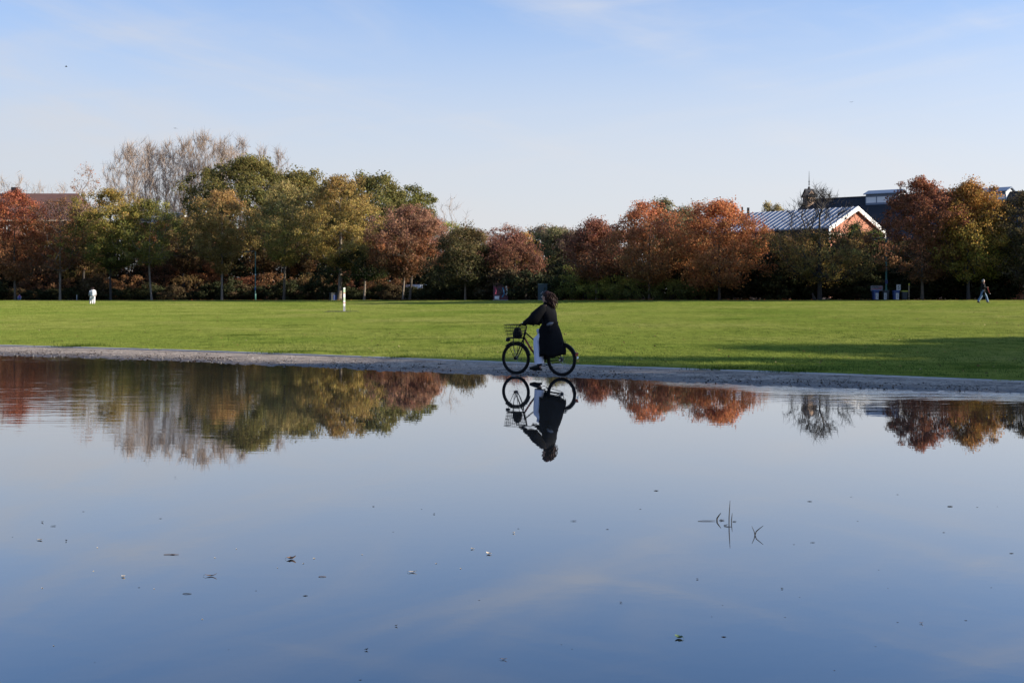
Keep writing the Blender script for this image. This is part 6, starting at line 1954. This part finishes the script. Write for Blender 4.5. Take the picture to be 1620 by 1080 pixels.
# ------------------------------------------------------------------ grass on the lawn (one mass, instanced tufts)
def tuft_mesh(name, seed, n, hgt, wid):
    rng = np.random.default_rng(seed)
    p = rng.uniform(-.62, .62, (n, 2))
    a = rng.uniform(0, 2 * PI, n); h = hgt * rng.uniform(.5, 1.25, n); w = wid * rng.uniform(.7, 1.3, n)
    ln = rng.normal(0, .45, (n, 2)) * h[:, None]
    dx, dy = np.cos(a) * w / 2, np.sin(a) * w / 2
    V = np.stack([np.stack([p[:, 0] - dx, p[:, 1] - dy, 0 * h - .008], 1), np.stack([p[:, 0] + dx, p[:, 1] + dy, 0 * h - .008], 1),
                  np.stack([p[:, 0] + ln[:, 0], p[:, 1] + ln[:, 1], h], 1)], 1).reshape(-1, 3)
    return fast_mesh(name, V, np.arange(n * 3).reshape(n, 3))


def scatter_grass(name, label, pts, sc, rot, protos):
    me = bpy.data.meshes.new(name)
    me.vertices.add(len(pts)); me.vertices.foreach_set('co', np.ascontiguousarray(pts, np.float32).ravel())
    for nm, arr in (('scl', sc), ('rot', rot)):
        at = me.attributes.new(nm, 'FLOAT_VECTOR', 'POINT'); at.data.foreach_set('vector', np.ascontiguousarray(arr, np.float32).ravel())
    o = link(name, me, None, kind='stuff')
    tag(o, label, 'grass', kind='stuff')
    col = bpy.data.collections.new(name + '_tufts')
    for pm in protos:
        po = bpy.data.objects.new('grass_tuft', pm); col.objects.link(po)
    ng = bpy.data.node_groups.new(name + '_nodes', 'GeometryNodeTree')
    ng.interface.new_socket('Geometry', in_out='INPUT', socket_type='NodeSocketGeometry')
    ng.interface.new_socket('Geometry', in_out='OUTPUT', socket_type='NodeSocketGeometry')
    N, L = ng.nodes, ng.links
    gi, go = N.new('NodeGroupInput'), N.new('NodeGroupOutput')
    ci = N.new('GeometryNodeCollectionInfo'); ci.inputs['Collection'].default_value = col
    ci.inputs['Separate Children'].default_value = True; ci.inputs['Reset Children'].default_value = True
    ip = N.new('GeometryNodeInstanceOnPoints'); ip.inputs['Pick Instance'].default_value = True
    na = N.new('GeometryNodeInputNamedAttribute'); na.data_type = 'FLOAT_VECTOR'; na.inputs['Name'].default_value = 'scl'
    nr = N.new('GeometryNodeInputNamedAttribute'); nr.data_type = 'FLOAT_VECTOR'; nr.inputs['Name'].default_value = 'rot'
    L.new(gi.outputs[0], ip.inputs['Points']); L.new(ci.outputs[0], ip.inputs['Instance'])
    L.new(na.outputs['Attribute'], ip.inputs['Scale'])
    e2r = N.new('FunctionNodeEulerToRotation'); L.new(nr.outputs['Attribute'], e2r.inputs[0]); L.new(e2r.outputs[0], ip.inputs['Rotation'])
    L.new(ip.outputs[0], go.inputs[0])
    md = o.modifiers.new('tufts', 'NODES'); md.node_group = ng
    return o


protos = []
for k in range(4):
    pm = tuft_mesh('grass_tuft', 400 + k, 620, .045, .011); pm.materials.append(M['lawn']); protos.append(pm)
rg = np.random.default_rng(21)
pts, scs, rts = [], [], []
y0 = 8.0
s = .9
while y0 < 172:
    s = max(.85, y0 / 62.0)
    hw = .50 * y0 + 4
    xsr = np.arange(-hw, hw, s) + rg.uniform(0, s)
    xsr = xsr + rg.uniform(-.15, .15, len(xsr)) * s
    ysr = y0 + rg.uniform(-.2, .2, len(xsr)) * s
    ok = (ysr > kerb_y(xsr) + .50 * s + .02) & (ysr < edge_y(xsr) - .3 * s)
    xsr, ysr = xsr[ok], ysr[ok]
    pts.append(np.stack([xsr, ysr, ground_z(xsr, ysr)], 1))
    scs.append(np.stack([np.full(len(xsr), s * 1.04)] * 2 + [rg.uniform(.8, 1.2, len(xsr)) * min(s, 1.6)], 1))
    rts.append(np.stack([np.zeros(len(xsr)), np.zeros(len(xsr)), rg.integers(0, 4, len(xsr)) * PI / 2], 1))
    y0 += s
# ragged border hanging over the kerb
bx = np.arange(-24, 16, .22)
by = kerb_y(bx) + .17 + rg.uniform(-.02, .05, len(bx))
pts.append(np.stack([bx, by, ground_z(bx, by)], 1))
scs.append(np.stack([np.full(len(bx), .25)] * 2 + [rg.uniform(.7, 1.3, len(bx)) * (1 + .5 * (np.sin(bx * 2.1) > .75))], 1))
rts.append(np.stack([np.zeros(len(bx)), np.zeros(len(bx)), rg.uniform(0, 6.28, len(bx))], 1))
scatter_grass('grass', 'short yellow-green grass of the wide lawn', np.concatenate(pts), np.concatenate(scs), np.concatenate(rts), protos)

# dark unmown clumps against the kerb and in the turf
def clump_mesh(seed, n, hgt):
    rng = np.random.default_rng(seed)
    p = rng.normal(0, .3, (n, 2)) * np.array([1.5, .35])
    a = rng.uniform(0, 2 * PI, n); h = hgt * rng.uniform(.4, 1.2, n); w = rng.uniform(.008, .016, n)
    ln = rng.normal(0, .5, (n, 2)) * h[:, None]
    dx, dy = np.cos(a) * w / 2, np.sin(a) * w / 2
    V = np.stack([np.stack([p[:, 0] - dx, p[:, 1] - dy, 0 * h - .01], 1), np.stack([p[:, 0] + dx, p[:, 1] + dy, 0 * h - .01], 1),
                  np.stack([p[:, 0] + ln[:, 0], p[:, 1] + ln[:, 1], h], 1)], 1).reshape(-1, 3)
    c = np.array((.05, .085, .014)) * np.exp(rng.normal(0, .2, (n, 1)))
    return fast_mesh('grass_clump', V, np.arange(n * 3).reshape(n, 3), np.repeat(c, 3, 0))


for i, (px, w_, lb) in enumerate(((132, 1.0, 'dark grass clump on the kerb at the left end of the path'), (455, .8, 'small dark grass clump on the kerb left of the white post\'s foot'),
                                  (650, .7, 'dark grass clump on the kerb left of the bicycle'), (1158, .9, 'dark grass clump on the shaded kerb nearest the cyclist'),
                                  (1275, .9, 'larger dark grass clump in the shade on the kerb'), (1010, .5, 'small dark grass clump on the kerb behind the bicycle'))):
    X_ = 0.
    D = 25.
    for _ in range(30):
        X_ = (px - CX) / F * D; D = float(kerb_y(X_)) + .16
    o = link('grass_clump', clump_mesh(500 + i, 420, .11 * w_ + .02), M['leaf'])
    o.location = (X_, D, float(ground_z(X_, D))); o.scale = (w_ * 1.1, w_, 1)
    tag(o, lb, 'grass clump', 'dark grass clumps along the kerb', 'stuff')
